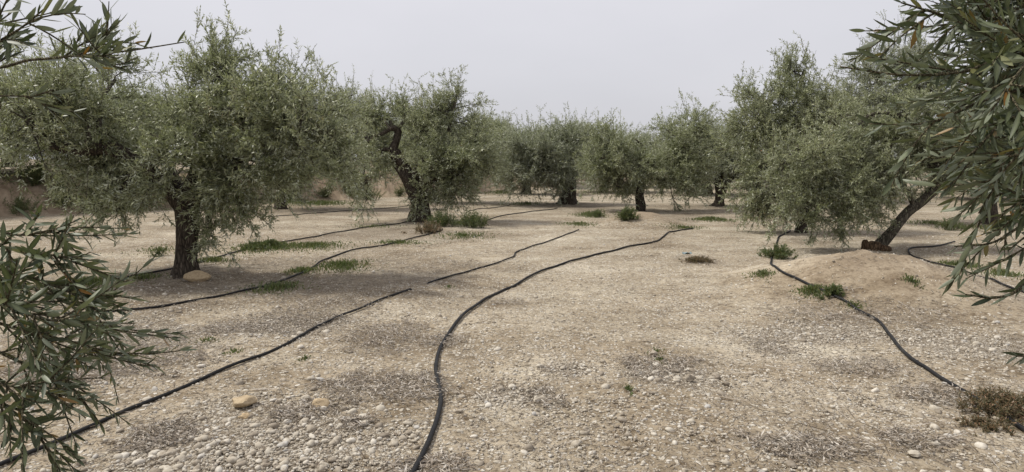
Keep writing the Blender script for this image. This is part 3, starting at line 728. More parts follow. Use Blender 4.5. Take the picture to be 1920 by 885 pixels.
# -- tree on the earth mound
b5 = ground(1200, 396); d = b5[1]
make_tree('olive tree with split trunk standing on a small earth mound, dark shrub beside it', b5,
    [(b5 + (0, 0, -0.15), .17), (b5 + (.0, 0, .1), .13)] + Tk([(1196, 370, d, .10), (1199, 350, d, .095), (1198, 335, d, .08)]),
    [[(b5 + (.05, .02, -.05), .13)] + Tk([(1206, 385, d, .10), (1202, 365, d, .10), (1206, 345, d, .09), (1222, 310, d, .07), (1245, 290, d, .06), (1275, 285, d, .04)]),
     Tk([(1198, 345, d, .09), (1180, 310, d, .07), (1155, 280, d, .04)]), Tk([(1200, 345, d, .08), (1215, 290, d, .05), (1190, 262, d, .03)])],
    [B(1140, 275, d, 48, 48, 1.0, 1, 30), B(1120, 310, d - .2, 36, 42, .8, 1, 22, .2), B(1165, 320, d - .3, 45, 34, .9, 1, 24, .2), B(1215, 320, d - .5, 46, 34, .8, 2, 24, .15), B(1280, 265, d, 52, 45, 1.0, 0, 30), B(1270, 320, d - .2, 55, 40, 1.0, 0, 30, .2), B(1280, 360, d, 38, 24, .6, 0, 15, .5), B(1300, 235, d + .2, 32, 30, .7, 0, 11), B(1325, 300, d, 36, 45, .9, 0, 18, .2), B(1150, 350, d, 36, 18, .6, 1, 9, .5)],
    26, density=.8, leaf=(0.085, 0.022), per=10, S=5, shoots=7, size=1.3, tw=False)

# -- slim forked tree right of the mound
b6 = ground(1350, 386); d = b6[1]
make_tree('small silvery olive tree with a dark forked trunk, right of the mounded one', b6,
    [(b6 + (-.1, 0, -0.1), .26), (b6 + (-.05, 0, .12), .18)] + Tk([(1349, 365, d, .15), (1345, 345, d, .11), (1340, 335, d, .08)]),
    [Tk([(1352, 372, d, .13), (1357, 350, d, .13), (1352, 330, d, .09), (1360, 310, d, .05)]), Tk([(1356, 348, d, .09), (1385, 325, d, .06), (1400, 310, d, .03)])],
    [B(1360, 305, d, 45, 28, 1.0, 0, 26), B(1395, 315, d - .2, 36, 30, .9, 1, 20, .2), B(1325, 320, d, 34, 28, .8, 0, 16, .2), B(1365, 270, d + .3, 36, 26, .8, 0, 14)],
    27, leaf=(0.10, 0.026), per=9, S=5, shoots=7, size=1.6, mat=M_LEAF2, tw=False)

# -- tree leaning right over the large mound
b7 = ground(1648, 468); d = b7[1]
r7 = make_tree('olive tree leaning right from a large pale earth mound, old stump at its foot', b7,
    [(b7 + (-.05, 0, -0.15), .16), (b7 + (0, 0, .06), .11)] + Tk([(1672, 435, d, .095), (1700, 400, d, .092), (1735, 372, d, .088), (1765, 345, d, .08)]),
    [Tk([(1715, 390, d, .045), (1690, 345, d - .1, .045), (1610, 300, d - .2, .045), (1530, 270, d - .2, .03)]), Tk([(1760, 350, d, .09), (1750, 290, d, .06), (1700, 220, d, .035)]), Tk([(1760, 350, d, .08), (1830, 310, d, .06), (1880, 250, d, .03)])],
    [B(1540, 310, d - .2, 80, 55, .7, 0, 20, .1), B(1500, 370, d - .2, 72, 42, .6, 0, 14, .2), B(1590, 250, d + .2, 60, 45, .6, 1, 11), B(1750, 300, d - .1, 60, 45, .6, 1, 14, .1), B(1650, 365, d - .3, 55, 30, .4, 0, 9, .2), B(1605, 345, d - .3, 75, 52, .7, 0, 20, .15), B(1595, 400, d - .2, 65, 30, .5, 0, 9, .3), B(1510, 415, d - .2, 60, 20, .4, 0, 7, .4), B(1575, 420, d - .1, 30, 20, .3, 0, 4, .4), B(1660, 280, d, 75, 52, .7, 1, 18), B(1690, 325, d - .1, 50, 34, .5, 1, 10, .1), B(1775, 320, d - .2, 45, 35, .5, 2, 9, .1), B(1700, 215, d, 55, 45, .6, 1, 9), B(1850, 250, d, 85, 70, .7, 2, 16), B(1745, 255, d, 55, 50, .6, 1, 11), B(1465, 320, d, 38, 42, .5, 0, 8, .1)],
    28, density=.8, leaf=(0.068, 0.0155), per=10, S=6, shoots=6, bark=M_BARK_GREY, gn=.12)
def stump_mesh():
    mb = MB()
    for (x, y, h, r, lx, s) in [(-.26, -.02, .20, .055, -.02, 1), (-.10, .0, .16, .12, .03, 2), (.05, -.1, .10, .10, .02, 3), (-.18, .08, .12, .09, 0, 4)]:
        zb = float(H(b7[0] + x, b7[1] + y)) - b7[2]
        V, Fq, Ft = tube([(x, y, zb - .1), (x + lx * .4, y, zb + h * .4), (x + lx, y, zb + h * .8), (x + lx * 1.2, y, zb + h)], [r * 1.2, r, r * .9, r * .6], 14, .35, .3, 60 + s)
        mb.add(V, Fq); mb.F.setdefault(3, []).append(Ft + mb.n - len(V))
    return mb.mesh('stump', M_STUMP)
tag(obj('stump', stump_mesh(), r7), 'low rotten brown stump at the trunk foot')

# -- tall tree behind it on the left
b = ground(1490, 402); d = b[1] 
b8 = onground((1505 - 960) / F * 16.0, 16.0); d = 16.0
make_tree('tall airy olive tree behind the leaning tree on the mound, top against sky', b8,
    [(b8 + (0, 0, -0.1), .15), (b8 + (0, 0, .2), .11)] + Tk([(1515, 370, d, .11), (1535, 330, d, .10)]),
    [Tk([(1534, 335, d, .09), (1480, 285, d, .07), (1435, 220, d, .04)]), Tk([(1534, 335, d, .09), (1530, 270, d, .06), (1515, 200, d, .04), (1500, 160, d, .02)])],
    [B(1440, 195, d, 58, 42, .8, 0, 14), B(1415, 260, d, 52, 52, .9, 0, 18, .1), B(1510, 190, d, 45, 40, .7, 1, 9), B(1500, 250, d, 65, 48, .9, 1, 18), B(1425, 330, d - .2, 45, 50, .8, 0, 17, .2), B(1455, 375, d - .2, 45, 40, .6, 0, 12, .4), B(1570, 235, d, 50, 40, .7, 1, 9), B(1500, 150, d, 36, 22, .4, 1, 4), B(1420, 395, d, 28, 22, .4, 0, 5, .5)],
    29, leaf=(0.08, 0.0195), per=10, S=5, shoots=9, size=1.3)

# -- tree at the right behind
b9 = onground((1860 - 960) / F * 18.5, 18.5); d = 18.5
make_tree('pale olive tree rising behind the leaning tree and the near right foliage', b9,
    [(b9 + (0, 0, -0.1), .22), (b9 + (0, 0, .2), .17)] + Tk([(1850, 340, d, .14), (1800, 300, d, .13)]),
    [Tk([(1802, 303, d, .10), (1690, 240, d, .07), (1650, 160, d, .03)]), Tk([(1803, 305, d, .10), (1770, 240, d, .07), (1760, 200, d, .03)])],
    [B(1650, 150, d, 50, 34, .8, 0, 9), B(1610, 205, d, 55, 40, .9, 0, 15), B(1700, 165, d, 60, 48, .9, 1, 15), B(1760, 220, d, 70, 55, 1.0, 1, 18), B(1650, 260, d, 60, 45, 1.0, 0, 15), B(1660, 110, d, 30, 20, .3, 0, 3), B(1720, 110, d, 40, 25, .4, 1, 4)],
    30, leaf=(0.085, 0.021), per=10, S=5, shoots=9, size=1.4, mat=M_LEAF2)

# -- background trees: three kinds built once, copied with their parts
def proto(label, x, y, seed, h, w, mat, group):
    b = onground(x, y)
    t = b + (0, 0, h * .38)
    R = np.random.default_rng(seed)
    bl = []
    for k in range(5):
        a = k * 2 * np.pi / 5 + R.uniform(-.3, .3)
        bl.append((b + (math.cos(a) * w * .55, math.sin(a) * w * .55, h * R.uniform(.45, .68)), (w * .5, w * .5, h * .27), k % 2, 24, .1))
    bl.append((b + (0, 0, h * .78), (w * .5, w * .5, h * .2), 0, 22))
    return make_tree(label, b, [(b + (0, 0, -.15), .36), (b + (0, 0, .2), .26), (b + (.1, 0, h * .2), .2), (t, .14)],
        [[(t - (0, 0, .3), .13), (t + (w * .2, 0, h * .15), .08), (t + (w * .3, .1, h * .3), .04)], [(t - (0, 0, .3), .13), (t + (-w * .25, .1, h * .12), .08), (t + (-w * .4, 0, h * .25), .04)]],
        bl, seed, leaf=(0.13, 0.036), per=8, S=5, shoots=7, size=2.0, mat=mat, tw=False, group=group)
def copy_tree(src, x, y, s, rz, label, group):
    b = onground(x, y)
    r = src.copy(); link(r); r.location = tuple(b); r.scale = (s, s, s); r.rotation_euler = (0, 0, rz)
    r['label'] = label; r['group'] = group
    for ch in src.children:
        c = ch.copy(); c.parent = r; link(c)
    return r
GB = 'olive trees on the terrace above the bank'
GF = 'olive trees far behind the middle row'
LB = 'background olive tree on the terrace above the earth bank'
LF = 'far olive tree filling a gap behind the middle row of trees'
pA = proto(LB, -13, 31, 61, 3.3, 2.3, M_LEAF, GB)
pB = proto(LF, 5.5, 40, 62, 3.2, 2.6, M_LEAF2, GF)
for i, (x, y, s, rz) in enumerate([(-17.6, 22.6, .75, 1.3), (-21.5, 27, .9, 2.7), (-15.6, 25.5, .8, .3), (-11.5, 33.5, .85, 4.5), (-5.2, 39.5, .9, 1.4), (-20.5, 20.5, .8, 3.4), (-27, 18.5, .95, 5.4), (-17.5, 29, .95, 2.0), (-19.5, 24.5, 1.0, 1.0), (-24, 19, 1.05, 2.2), (-19, 34, 1.1, 4.0), (-9, 41, 1.0, 5.1), (-25, 30, 1.15, .4), (-2, 52, 1.1, 2.9), (-16, 46, 1.1, 3.3), (-30, 40, 1.3, 1.7), (-8, 58, 1.2, 0.2), (-23, 52, 1.3, 2.5)]):
    copy_tree(pA if i % 2 else pB, x, y, s, rz, LB, GB)
for i, (x, y, s, rz) in enumerate([(0.8, 37, .95, 1.1), (10.5, 36, 1.05, 2.0), (14, 30, 1.1, .6), (17.5, 38, 1.1, 3.1), (3, 50, 1.0, 4.4), (9, 49, 1.1, 5.2), (15, 47, 1.1, 2.4), (22, 31, 1.15, .9), (21, 44, 1.15, 3.7), (27, 37, 1.2, 5.8), (20, 24, 1.05, 4.1), (27, 26, 1.1, 1.9), (5.5, 62, 1.1, 0.8), (16, 60, 1.2, 1.3), (26, 56, 1.2, 2.6), (35, 48, 1.3, 2.6)]):
    copy_tree(pB if i % 2 else pA, x, y, s, rz, LF, GF)

# ------------------------------------------------------------------ near trees at both picture edges: every close leaf is an object
def near_leaf_mesh(k):
    R = np.random.default_rng(300 + k)
    n = 5; V, mid = [], []
    bend = R.uniform(-0.25, 0.35); fold = R.uniform(0.12, 0.4); side = R.uniform(-.12, .12)
    for i in range(n + 1):
        t = i / n
        w = 0.104 * math.sin(math.pi * min(1, t * .96 + .02)) ** 0.75 * (1.05 - 0.2 * t)
        if i == n: w = 0.004
        y = t; z = bend * t * t; x0 = side * t * t
        V += [(x0 - w, y, z + fold * w), (x0, y, z), (x0 + w, y, z + fold * w)]; mid += [0, 1, 0]
    Fq = []
    for i in range(n):
        a = i * 3
        Fq += [(a, a + 1, a + 4, a + 3), (a + 1, a + 2, a + 5, a + 4)]
    me = np_mesh('leaf', np.array(V), [np.array(Fq)], M_LEAF_NEAR, True, {'mid': np.array(mid, float) * .35})
    return me
LEAF_MESHES = [near_leaf_mesh(k) for k in range(7)]

class NearTree:
    def __init__(s, label, base, seed, limit=300):
        s.R = np.random.default_rng(seed); s.base = np.asarray(base, float); s.root = empty('olive_tree', base); s.limit = limit; s.leaves = []; s.seed = seed
        tag(s.root, label, 'tree')
    def wood(s, name, pts, r0, r1, sides=8, mat=None, gn=0.1, parent=None):
        p = catmull(pts, 8); r = np.linspace(r0, r1, len(p))
        mb = MB(); V, Fq, Ft = tube(p, r, sides, gn, 0.3 if name == 'trunk' else 0, s.seed); mb.add(V - s.base, Fq); mb.F.setdefault(3, []).append(Ft)
        return obj(name, mb.mesh(name, mat or M_TWIG), parent or s.root), p
    def branch(s, pts, r0=0.006, twigs=6, tl=(.12, .28), spacing=0.022, ll=0.062, up=0.15, start=0.0, spread=0.7):
        """a leafy branch through 3-D points, with side twigs"""
        R = s.R; bo, p = s.wood('branch', pts, r0, 0.0016, 6, M_TWIG, 0.0)
        paths = [(p, start)]
        for k in range(twigs):
            t = R.uniform(max(start, .1), .9); i = int(t * (len(p) - 2)); tan = unit(p[i + 1] - p[i])
            d = unit(tan * .8 + R.normal(0, spread, 3) + np.array([0, 0, up]))
            L = R.uniform(*tl); q = p[i] + d[None] * (np.linspace(0, 1, 7)[:, None] * L)
            q[:, 2] += np.linspace(0, 1, 7) ** 2 * R.uniform(-.05, .04); q += np.linspace(0, 1, 7)[:, None] ** 2 * R.normal(0, .012, 3)
            V, Fq, _ = tube(q, np.linspace(.0026, .0012, 7), 5, 0, 0, 0, False); mb = MB(); mb.add(V - s.base, Fq); obj('twig', mb.mesh('twig', M_TWIG), bo)
            paths.append((q, 0.08))
        for q, st in paths:
            seg = np.linalg.norm(np.diff(q, axis=0), axis=1); cum = np.concatenate([[0], np.cumsum(seg)]); tot = cum[-1]
            pos = np.arange(max(st * tot, .01), tot, spacing); ph = R.uniform(0, 6)
            for j, c in enumerate(pos):
                i = min(np.searchsorted(cum, c, side='right') - 1, len(q) - 2); f = (c - cum[i]) / max(seg[i], 1e-6)
                P = q[i] + (q[i + 1] - q[i]) * f; tan = unit(q[i + 1] - q[i]); ph += math.pi / 2 + R.normal(0, .25)
                u = unit(np.cross(tan, [0.1, 0.2, 1])); w = np.cross(tan, u)
                for sgn in (1, -1):
                    if R.random() < .12: continue
                    rad = sgn * (math.cos(ph) * u + math.sin(ph) * w)
                    a = math.radians(R.uniform(28, 68) * (1 - .4 * c / tot))
                    ax = unit(tan * math.cos(a) + rad * math.sin(a) + R.normal(0, .12, 3) + np.array([0, 0, up * .6]))
                    nn = tan * math.sin(a) - rad * math.cos(a) + R.normal(0, .3, 3) + np.array([0, 0, .3])
                    nn = unit(nn - ax * np.dot(nn, ax))
                    s.leaves.append((P, ax, nn, ll * R.uniform(.5, 1.2) * (1 - .35 * (c / tot) ** 3), bo))
    def finish(s):
        """the leaves that show largest become objects, the rest one mass"""
        def score(l):
            v = l[0] - CAM; z = v @ FWD
            if z < .3: return -1
            px, py = 960 + F * (v @ RIGHT) / z, 442.5 - F * (v @ UP) / z
            return l[3] / z if (-20 < px < 1940 and -20 < py < 905) else -1
        sc = np.array([score(l) for l in s.leaves]); order = np.argsort(-sc); keep = [i for i in order[:s.limit] if sc[i] > 0]
        from mathutils import Matrix
        for i in keep:
            P, ax, nn, L, bo = s.leaves[i]; S = np.cross(ax, nn)
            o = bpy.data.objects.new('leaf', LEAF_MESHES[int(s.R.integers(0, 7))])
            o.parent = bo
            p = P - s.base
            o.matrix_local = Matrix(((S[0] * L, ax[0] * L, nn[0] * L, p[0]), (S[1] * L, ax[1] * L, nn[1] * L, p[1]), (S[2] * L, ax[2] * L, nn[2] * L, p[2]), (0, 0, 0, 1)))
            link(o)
        rest = [s.leaves[i] for i in set(range(len(s.leaves))) - set(keep)]
        if rest:
            lm = [np.array([v.co[:] for v in m.vertices]) for m in LEAF_MESHES]; lf = np.array([list(p.vertices) for p in LEAF_MESHES[0].polygons])
            VV, FF, rr, n = [], [], [], 0
            for P, ax, nn, L, bo in rest:
                m = lm[int(s.R.integers(0, 7))]; S = np.cross(ax, nn)
                VV.append(P - s.base + L * (m[:, :1] * S + m[:, 1:2] * ax + m[:, 2:3] * nn)); FF.append(lf + n); n += len(m)
                rr.append(np.full(len(m), s.R.random()))
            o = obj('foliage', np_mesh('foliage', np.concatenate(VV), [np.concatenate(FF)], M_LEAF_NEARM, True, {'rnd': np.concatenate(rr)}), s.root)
            tag(o, kind='stuff')

# left near tree: trunk outside the picture
lb = onground(-2.75, 0.75)
NL = NearTree('near olive tree at left edge, only close leafy branches showing', lb, 401)
tr_, tp_ = NL.wood('trunk', [lb + (0, 0, -.15), lb + (0, .0, .3), lb + (.08, .05, .8), lb + (.05, .1, 1.3)], .17, .10, 18, M_BARK, .15)
_, l1 = NL.wood('limb', [lb + (.05, .1, 1.2), lb + (.2, .4, 1.7), lb + (.45, .9, 2.0), lb + (.75, 1.2, 2.1)], .07, .02, 10, M_BARK)
_, l2 = NL.wood('limb', [lb + (.08, .05, .85), lb + (.3, .4, 1.15), lb + (.7, .8, 1.3), lb + (1.0, 1.0, 1.32)], .06, .018, 10, M_BARK)
_, l3 = NL.wood('limb', [lb + (.05, .08, .7), lb + (.35, .4, .75), lb + (.75, .8, .78), lb + (1.1, 1.05, .8)], .05, .016, 10, M_BARK)
NL.branch([l1[-1], at(-60, 118, 2.0), at(60, 112, 2.0), at(150, 104, 1.95), at(235, 96, 1.95), at(345, 79, 1.95)], .006, 0, start=.58, spacing=.05, up=.5)
NL.branch([at(140, 104, 1.95), at(175, 90, 1.95), at(225, 40, 1.97)], .003, 3, tl=(.06, .14), up=.3, spacing=.03, start=.2)
NL.branch([at(130, 106, 1.95), at(165, 104, 1.9), at(215, 108, 1.85)], .003, 4, tl=(.06, .12), up=.3, spacing=.022)
NL.branch([at(120, 107, 1.97), at(150, 85, 1.98), at(185, 62, 2.0)], .003, 4, tl=(.05, .11), up=.3, spacing=.022)
NL.branch([at(160, 103, 1.95), at(195, 118, 1.95), at(235, 130, 1.95)], .003, 2, tl=(.05, .1), up=.0, spacing=.024)
NL.branch([l1[-2], at(-60, 130, 1.75), at(-15, 100, 1.75), at(20, 70, 1.72), at(55, 60, 1.7)], .004, 4, tl=(.06, .14), up=.2, spacing=.026, start=.35)
NL.branch([l1[-4], at(-70, 150, 1.7), at(-10, 85, 1.65), at(40, 52, 1.6), at(85, 15, 1.6)], .005, 3, tl=(.08, .16), spacing=.03, up=.35, start=.35, ll=.07)
NL.branch([l1[-3], at(-70, 60, 1.7), at(-20, 50, 1.7), at(20, 25, 1.7)], .004, 2, spacing=.03, up=.3, start=.4)
NL.branch([l1[-6], at(-60, 190, 1.8), at(0, 180, 1.8), at(60, 180, 1.8), at(100, 168, 1.8)], .004, 3, tl=(.06, .15), spacing=.035, up=.0, start=.4)
for pts, tw_, st in [([(-120, 470, 1.5), (-40, 455, 1.5), (40, 470, 1.5), (110, 480, 1.5), (185, 490, 1.5)], 5, .3),
    ([(-120, 520, 1.55), (-30, 500, 1.5), (60, 520, 1.5), (130, 545, 1.5), (205, 560, 1.5)], 6, .3),
    ([(-120, 560, 1.6), (-20, 560, 1.6), (90, 590, 1.65), (200, 615, 1.7), (330, 635, 1.75)], 7, .3),
    ([(-120, 590, 1.5), (-30, 600, 1.5), (70, 625, 1.5), (170, 650, 1.55), (300, 690, 1.6)], 6, .3),
    ([(-120, 600, 1.6), (-40, 640, 1.6), (40, 680, 1.6), (110, 700, 1.6), (160, 760, 1.6)], 5, .35),
    ([(-120, 640, 1.5), (-60, 690, 1.5), (10, 760, 1.5), (60, 800, 1.5), (110, 880, 1.5)], 4, .4),
    ([(-120, 500, 1.4), (-60, 540, 1.4), (10, 570, 1.4), (90, 600, 1.4), (150, 590, 1.4)], 5, .35),
    ([(-120, 430, 1.6), (-50, 420, 1.6), (30, 440, 1.6), (100, 430, 1.6), (140, 415, 1.6)], 3, .4),
    ([(-60, 690, 1.5), (0, 720, 1.45), (60, 725, 1.45), (130, 730, 1.45)], 3, .35),
    ([(-120, 540, 1.8), (-20, 530, 1.8), (80, 545, 1.8), (160, 590, 1.8), (240, 655, 1.85)], 5, .35)]:
    src = l2[-int(NL.R.integers(1, 10))] if pts[0][1] < 530 else l3[-int(NL.R.integers(1, 10))]
    NL.branch([src] + [at(*q) for q in pts], .005, tw_ + 5, tl=(.08, .22), spacing=.021, ll=.052, up=.05, start=st + .15)
for k in range(14):
    src = (l1, l2, l3)[k % 3]; p0 = src[int(NL.R.integers(len(src) // 4, len(src)))]
    tgt = p0 + np.array([NL.R.uniform(-.75, .15), NL.R.uniform(-.75, .35), NL.R.uniform(-.3, .55)])
    if tgt[0] > -.80 * tgt[1] - .12: tgt[0] = -.80 * tgt[1] - .12 - .2 * NL.R.random()
    NL.branch([p0, (p0 + tgt) / 2 + (0, 0, .08), tgt], .006, 6, tl=(.15, .35), spacing=.026, ll=.065, up=.0, spread=.8)
NL.finish()

# right near tree: trunk outside the picture, dense drooping branches
rb = onground(3.0, 1.2)
NR = NearTree('near olive tree at right edge, dense close dark leaves hanging in', rb, 402)
NR.wood('trunk', [rb + (0, 0, -.15), rb + (0, 0, .3), rb + (-.08, .05, .8), rb + (-.1, .1, 1.25)], .19, .12, 18, M_BARK, .15)
_, r1 = NR.wood('limb', [rb + (-.1, .1, 1.15), rb + (-.35, .4, 1.6), rb + (-.8, .75, 2.0), rb + (-1.3, .8, 2.2)], .08, .02, 10, M_BARK)
_, r2 = NR.wood('limb', [rb + (-.1, .08, 1.1), rb + (-.4, .35, 1.35), rb + (-.9, .65, 1.55), rb + (-1.35, .75, 1.62)], .07, .02, 10, M_BARK)
_, r3 = NR.wood('limb', [rb + (-.08, .05, .85), rb + (-.4, .3, 1.05), rb + (-.9, .6, 1.2), rb + (-1.3, .75, 1.2)], .06, .016, 10, M_BARK)
RB = [([(2000, 150, 1.6), (1900, 110, 1.5), (1800, 135, 1.4), (1690, 140, 1.35), (1575, 125, 1.35)], 2, r1),
    ([(2000, 90, 1.7), (1900, 40, 1.6), (1800, 35, 1.5), (1740, 20, 1.45), (1690, 5, 1.4)], 7, r1),
    ([(2000, 200, 1.6), (1920, 170, 1.5), (1840, 190, 1.45), (1740, 230, 1.4), (1630, 232, 1.4)], 2, r2),
    ([(2000, 250, 1.5), (1930, 215, 1.5), (1880, 230, 1.45), (1830, 280, 1.4), (1775, 325, 1.4)], 4, r2),
    ([(2000, 280, 1.5), (1940, 270, 1.45), (1890, 290, 1.4), (1865, 350, 1.4), (1835, 400, 1.4)], 2, r2),
    ([(2000, 180, 1.7), (1930, 120, 1.7), (1860, 60, 1.7), (1800, -20, 1.7)], 8, r1),
    ([(2000, 30, 1.6), (1930, 0, 1.6), (1860, -20, 1.6), (1760, -10, 1.55)], 7, r1),
    ([(2000, 400, 1.5), (1960, 400, 1.5), (1920, 420, 1.5), (1860, 455, 1.5), (1790, 462, 1.5)], 0, r3),
    ([(2000, 440, 1.5), (1960, 480, 1.45), (1920, 535, 1.4), (1870, 558, 1.4), (1810, 552, 1.4)], -1, r3),
    ([(2000, 280, 1.75), (1920, 260, 1.8), (1840, 260, 1.85), (1770, 280, 1.9)], 8, r2),
    ([(2000, 130, 1.9), (1920, 90, 1.9), (1850, 110, 1.95), (1770, 150, 2.0)], 9, r1),
    ([(2000, 230, 1.9), (1930, 190, 1.9), (1870, 170, 1.95), (1800, 200, 2.0)], 9, r1),
    ([(2000, 340, 1.8), (1940, 320, 1.8), (1890, 310, 1.85), (1850, 330, 1.9)], 6, r3),
    ([(2000, 60, 2.0), (1930, 30, 2.0), (1870, 10, 2.0), (1790, 60, 2.0)], 9, r1),
    ([(2000, 200, 1.35), (1960, 220, 1.3), (1930, 270, 1.3), (1910, 350, 1.3)], 3, r2),
    ([(2000, 100, 1.4), (1950, 90, 1.35), (1900, 150, 1.3), (1850, 220, 1.3)], 7, r1),
    ([(2010, 430, 1.7), (1960, 440, 1.65), (1930, 440, 1.6), (1890, 470, 1.6)], 0, r3),
    ([(2010, 330, 2.1), (1940, 300, 2.1), (1880, 300, 2.15), (1810, 310, 2.2)], 9, r2),
    ([(2010, 180, 2.3), (1930, 150, 2.3), (1850, 170, 2.3), (1760, 190, 2.35)], 10, r1),
    ([(2010, 360, 2.2), (1950, 340, 2.2), (1900, 330, 2.2), (1850, 340, 2.2)], 7, r3),
    ([(2010, -20, 2.2), (1930, -10, 2.2), (1860, 10, 2.2), (1780, 20, 2.2)], 9, r1),
    ([(2010, 380, 1.5), (1960, 370, 1.5), (1910, 380, 1.5), (1850, 430, 1.5)], 4, r3),
    ([(2010, 330, 1.6), (1960, 330, 1.6), (1910, 350, 1.6), (1840, 380, 1.6)], 5, r3),
    ([(2010, 300, 1.9), (1950, 380, 1.9), (1900, 420, 1.9), (1840, 440, 1.9)], 5, r3),
    ([(2010, 40, 1.80), (1950, 20, 1.80), (1890, 15, 1.80), (1790, 5, 1.80)], 8, r1),
    ([(2010, 90, 2.10), (1950, 70, 2.10), (1890, 65, 2.10), (1800, 85, 2.10)], 8, r1),
    ([(2010, 150, 1.75), (1950, 130, 1.75), (1890, 125, 1.75), (1815, 155, 1.75)], 8, r1),
    ([(2010, 200, 2.05), (1950, 180, 2.05), (1890, 175, 2.05), (1800, 210, 2.05)], 8, r1),
    ([(2010, 255, 1.80), (1950, 235, 1.80), (1890, 230, 1.80), (1820, 270, 1.80)], 8, r2),
    ([(2010, 290, 2.20), (1950, 270, 2.20), (1890, 265, 2.20), (1800, 290, 2.20)], 8, r2),
    ([(2010, 10, 1.50), (1950, -10, 1.50), (1890, -15, 1.50), (1800, -5, 1.50)], 8, r1),
    ([(2010, 130, 1.50), (1950, 110, 1.50), (1890, 105, 1.50), (1860, 150, 1.50)], 8, r1),
    ([(2010, 330, 1.65), (1950, 310, 1.65), (1890, 305, 1.65), (1850, 340, 1.65)], 8, r3),
    ([(2000, 560, 1.4), (1960, 600, 1.4), (1935, 660, 1.4), (1905, 668, 1.4)], 0, r3)]
for k, (pts, tw_, src) in enumerate(RB):
    NR.branch([src[-1 - (k * 3) % 12]] + [at(*q) for q in pts], .006, tw_ + 1, tl=(.1, .26), spacing=.019, ll=.058, up=-.02, start=.3, spread=.6)
for k in range(18):
    src = (r1, r2, r3)[k % 3]; p0 = src[int(NR.R.integers(len(src) // 4, len(src)))]
    tgt = p0 + np.array([NR.R.uniform(-.15, .75), NR.R.uniform(-.75, .35), NR.R.uniform(-.35, .55)])
    if tgt[0] < .80 * tgt[1] + .12: tgt[0] = .80 * tgt[1] + .12 + .2 * NR.R.random()
    NR.branch([p0, (p0 + tgt) / 2 + (0, 0, .08), tgt], .006, 6, tl=(.15, .35), spacing=.026, ll=.068, up=.0, spread=.8)
NR.finish()

# ------------------------------------------------------------------ hoses
def hose(label, pix, r, bury=None, group='black irrigation hoses'):
    r = r * 0.73
    pts = []
    for q in pix:
        pts.append(ground(q[0], q[1]))
    p = catmull(pts, 10)
    seg = np.linalg.norm(np.diff(p, axis=0), axis=1); cum = np.concatenate([[0], np.cumsum(seg)])
    n = max(20, int(cum[-1] / 0.12)); s = np.linspace(0, cum[-1], n)
    q = np.stack([np.interp(s, cum, p[:, k]) for k in range(3)], 1)
    q[:, 0] += 0.012 * (fbm(s * 1.3, s * 0 + 3, 5) - .5) * 2
    q[:, 2] = H(q[:, 0], q[:, 1]) + r * 0.85 + 0.012 * (vnoise(s * 2.1, s * 0, 8))
    if bury:
        for bx, by, rr in bury:
            g = ground(bx, by); dd = np.hypot(q[:, 0] - g[0], q[:, 1] - g[1])
            q[:, 2] -= (r * 2.6 + .03) * (1 - sstep(rr * .7, rr, dd))
    base = q[0].copy(); V, Fq, Ft = tube(q - base, r, 10)
    mb = MB(); mb.add(V, Fq); mb.F.setdefault(3, []).append(Ft)
    o = obj('irrigation_hose', mb.mesh('irrigation_hose', M_HOSE), None, base)
    return tag(o, label, 'hose', group)
hose('black hose curving from the bottom centre to the tree on the small mound', [(765, 910), (795, 855), (818, 800), (828, 745), (818, 690), (828, 648), (862, 600), (905, 567), (960, 540), (1010, 512), (1060, 495), (1120, 478), (1180, 463), (1225, 455), (1243, 445), (1258, 436), (1300, 430)], .0215)
hose('long black hose from the bottom left corner, buried for a stretch midway', [(-60, 905), (30, 864), (130, 822), (230, 776), (330, 735), (430, 692), (520, 655), (600, 612), (690, 575), (758, 548), (815, 528), (880, 510), (935, 494), (962, 483), (970, 473), (1005, 460), (1050, 445), (1085, 432)], .0165, bury=[(788, 538, .17)])
hose('black hose passing in front of the big left tree through green weeds', [(120, 592), (210, 586), (300, 577), (380, 562), (455, 548), (520, 530), (570, 512), (610, 488), (660, 470), (720, 461), (780, 446), (830, 432)], .018)
hose('thin black hose running behind the big left tree towards the leaning tree', [(60, 560), (140, 537), (240, 521), (320, 506), (390, 490), (450, 472), (520, 456), (600, 443), (680, 428), (760, 417), (800, 410)], .018)
hose('black hose from beyond the large mound down to the lower right corner', [(1482, 434), (1462, 444), (1455, 460), (1448, 480), (1446, 497), (1465, 512), (1500, 528), (1545, 548), (1590, 570), (1640, 600), (1665, 628), (1700, 668), (1750, 703), (1800, 733), (1850, 765), (1960, 835)], .021)
hose('black hose with a tight bend on the far right behind the mound', [(1790, 455), (1750, 463), (1715, 465), (1703, 472), (1715, 483), (1760, 497), (1810, 510), (1860, 526), (1920, 550), (1990, 580)], .019)
hose('thin dark hose on pale ground leading to the thick-trunked centre tree', [(905, 416), (930, 408), (960, 402), (1000, 397), (1045, 391)], .020)
hose('faint hose line between the leaning tree and the earth bank', [(880, 396), (920, 391), (955, 386)], .018)
hose('faint hose stretched along the foot of the earth bank', [(500, 408), (580, 401), (660, 395), (720, 391), (780, 385)], .016)

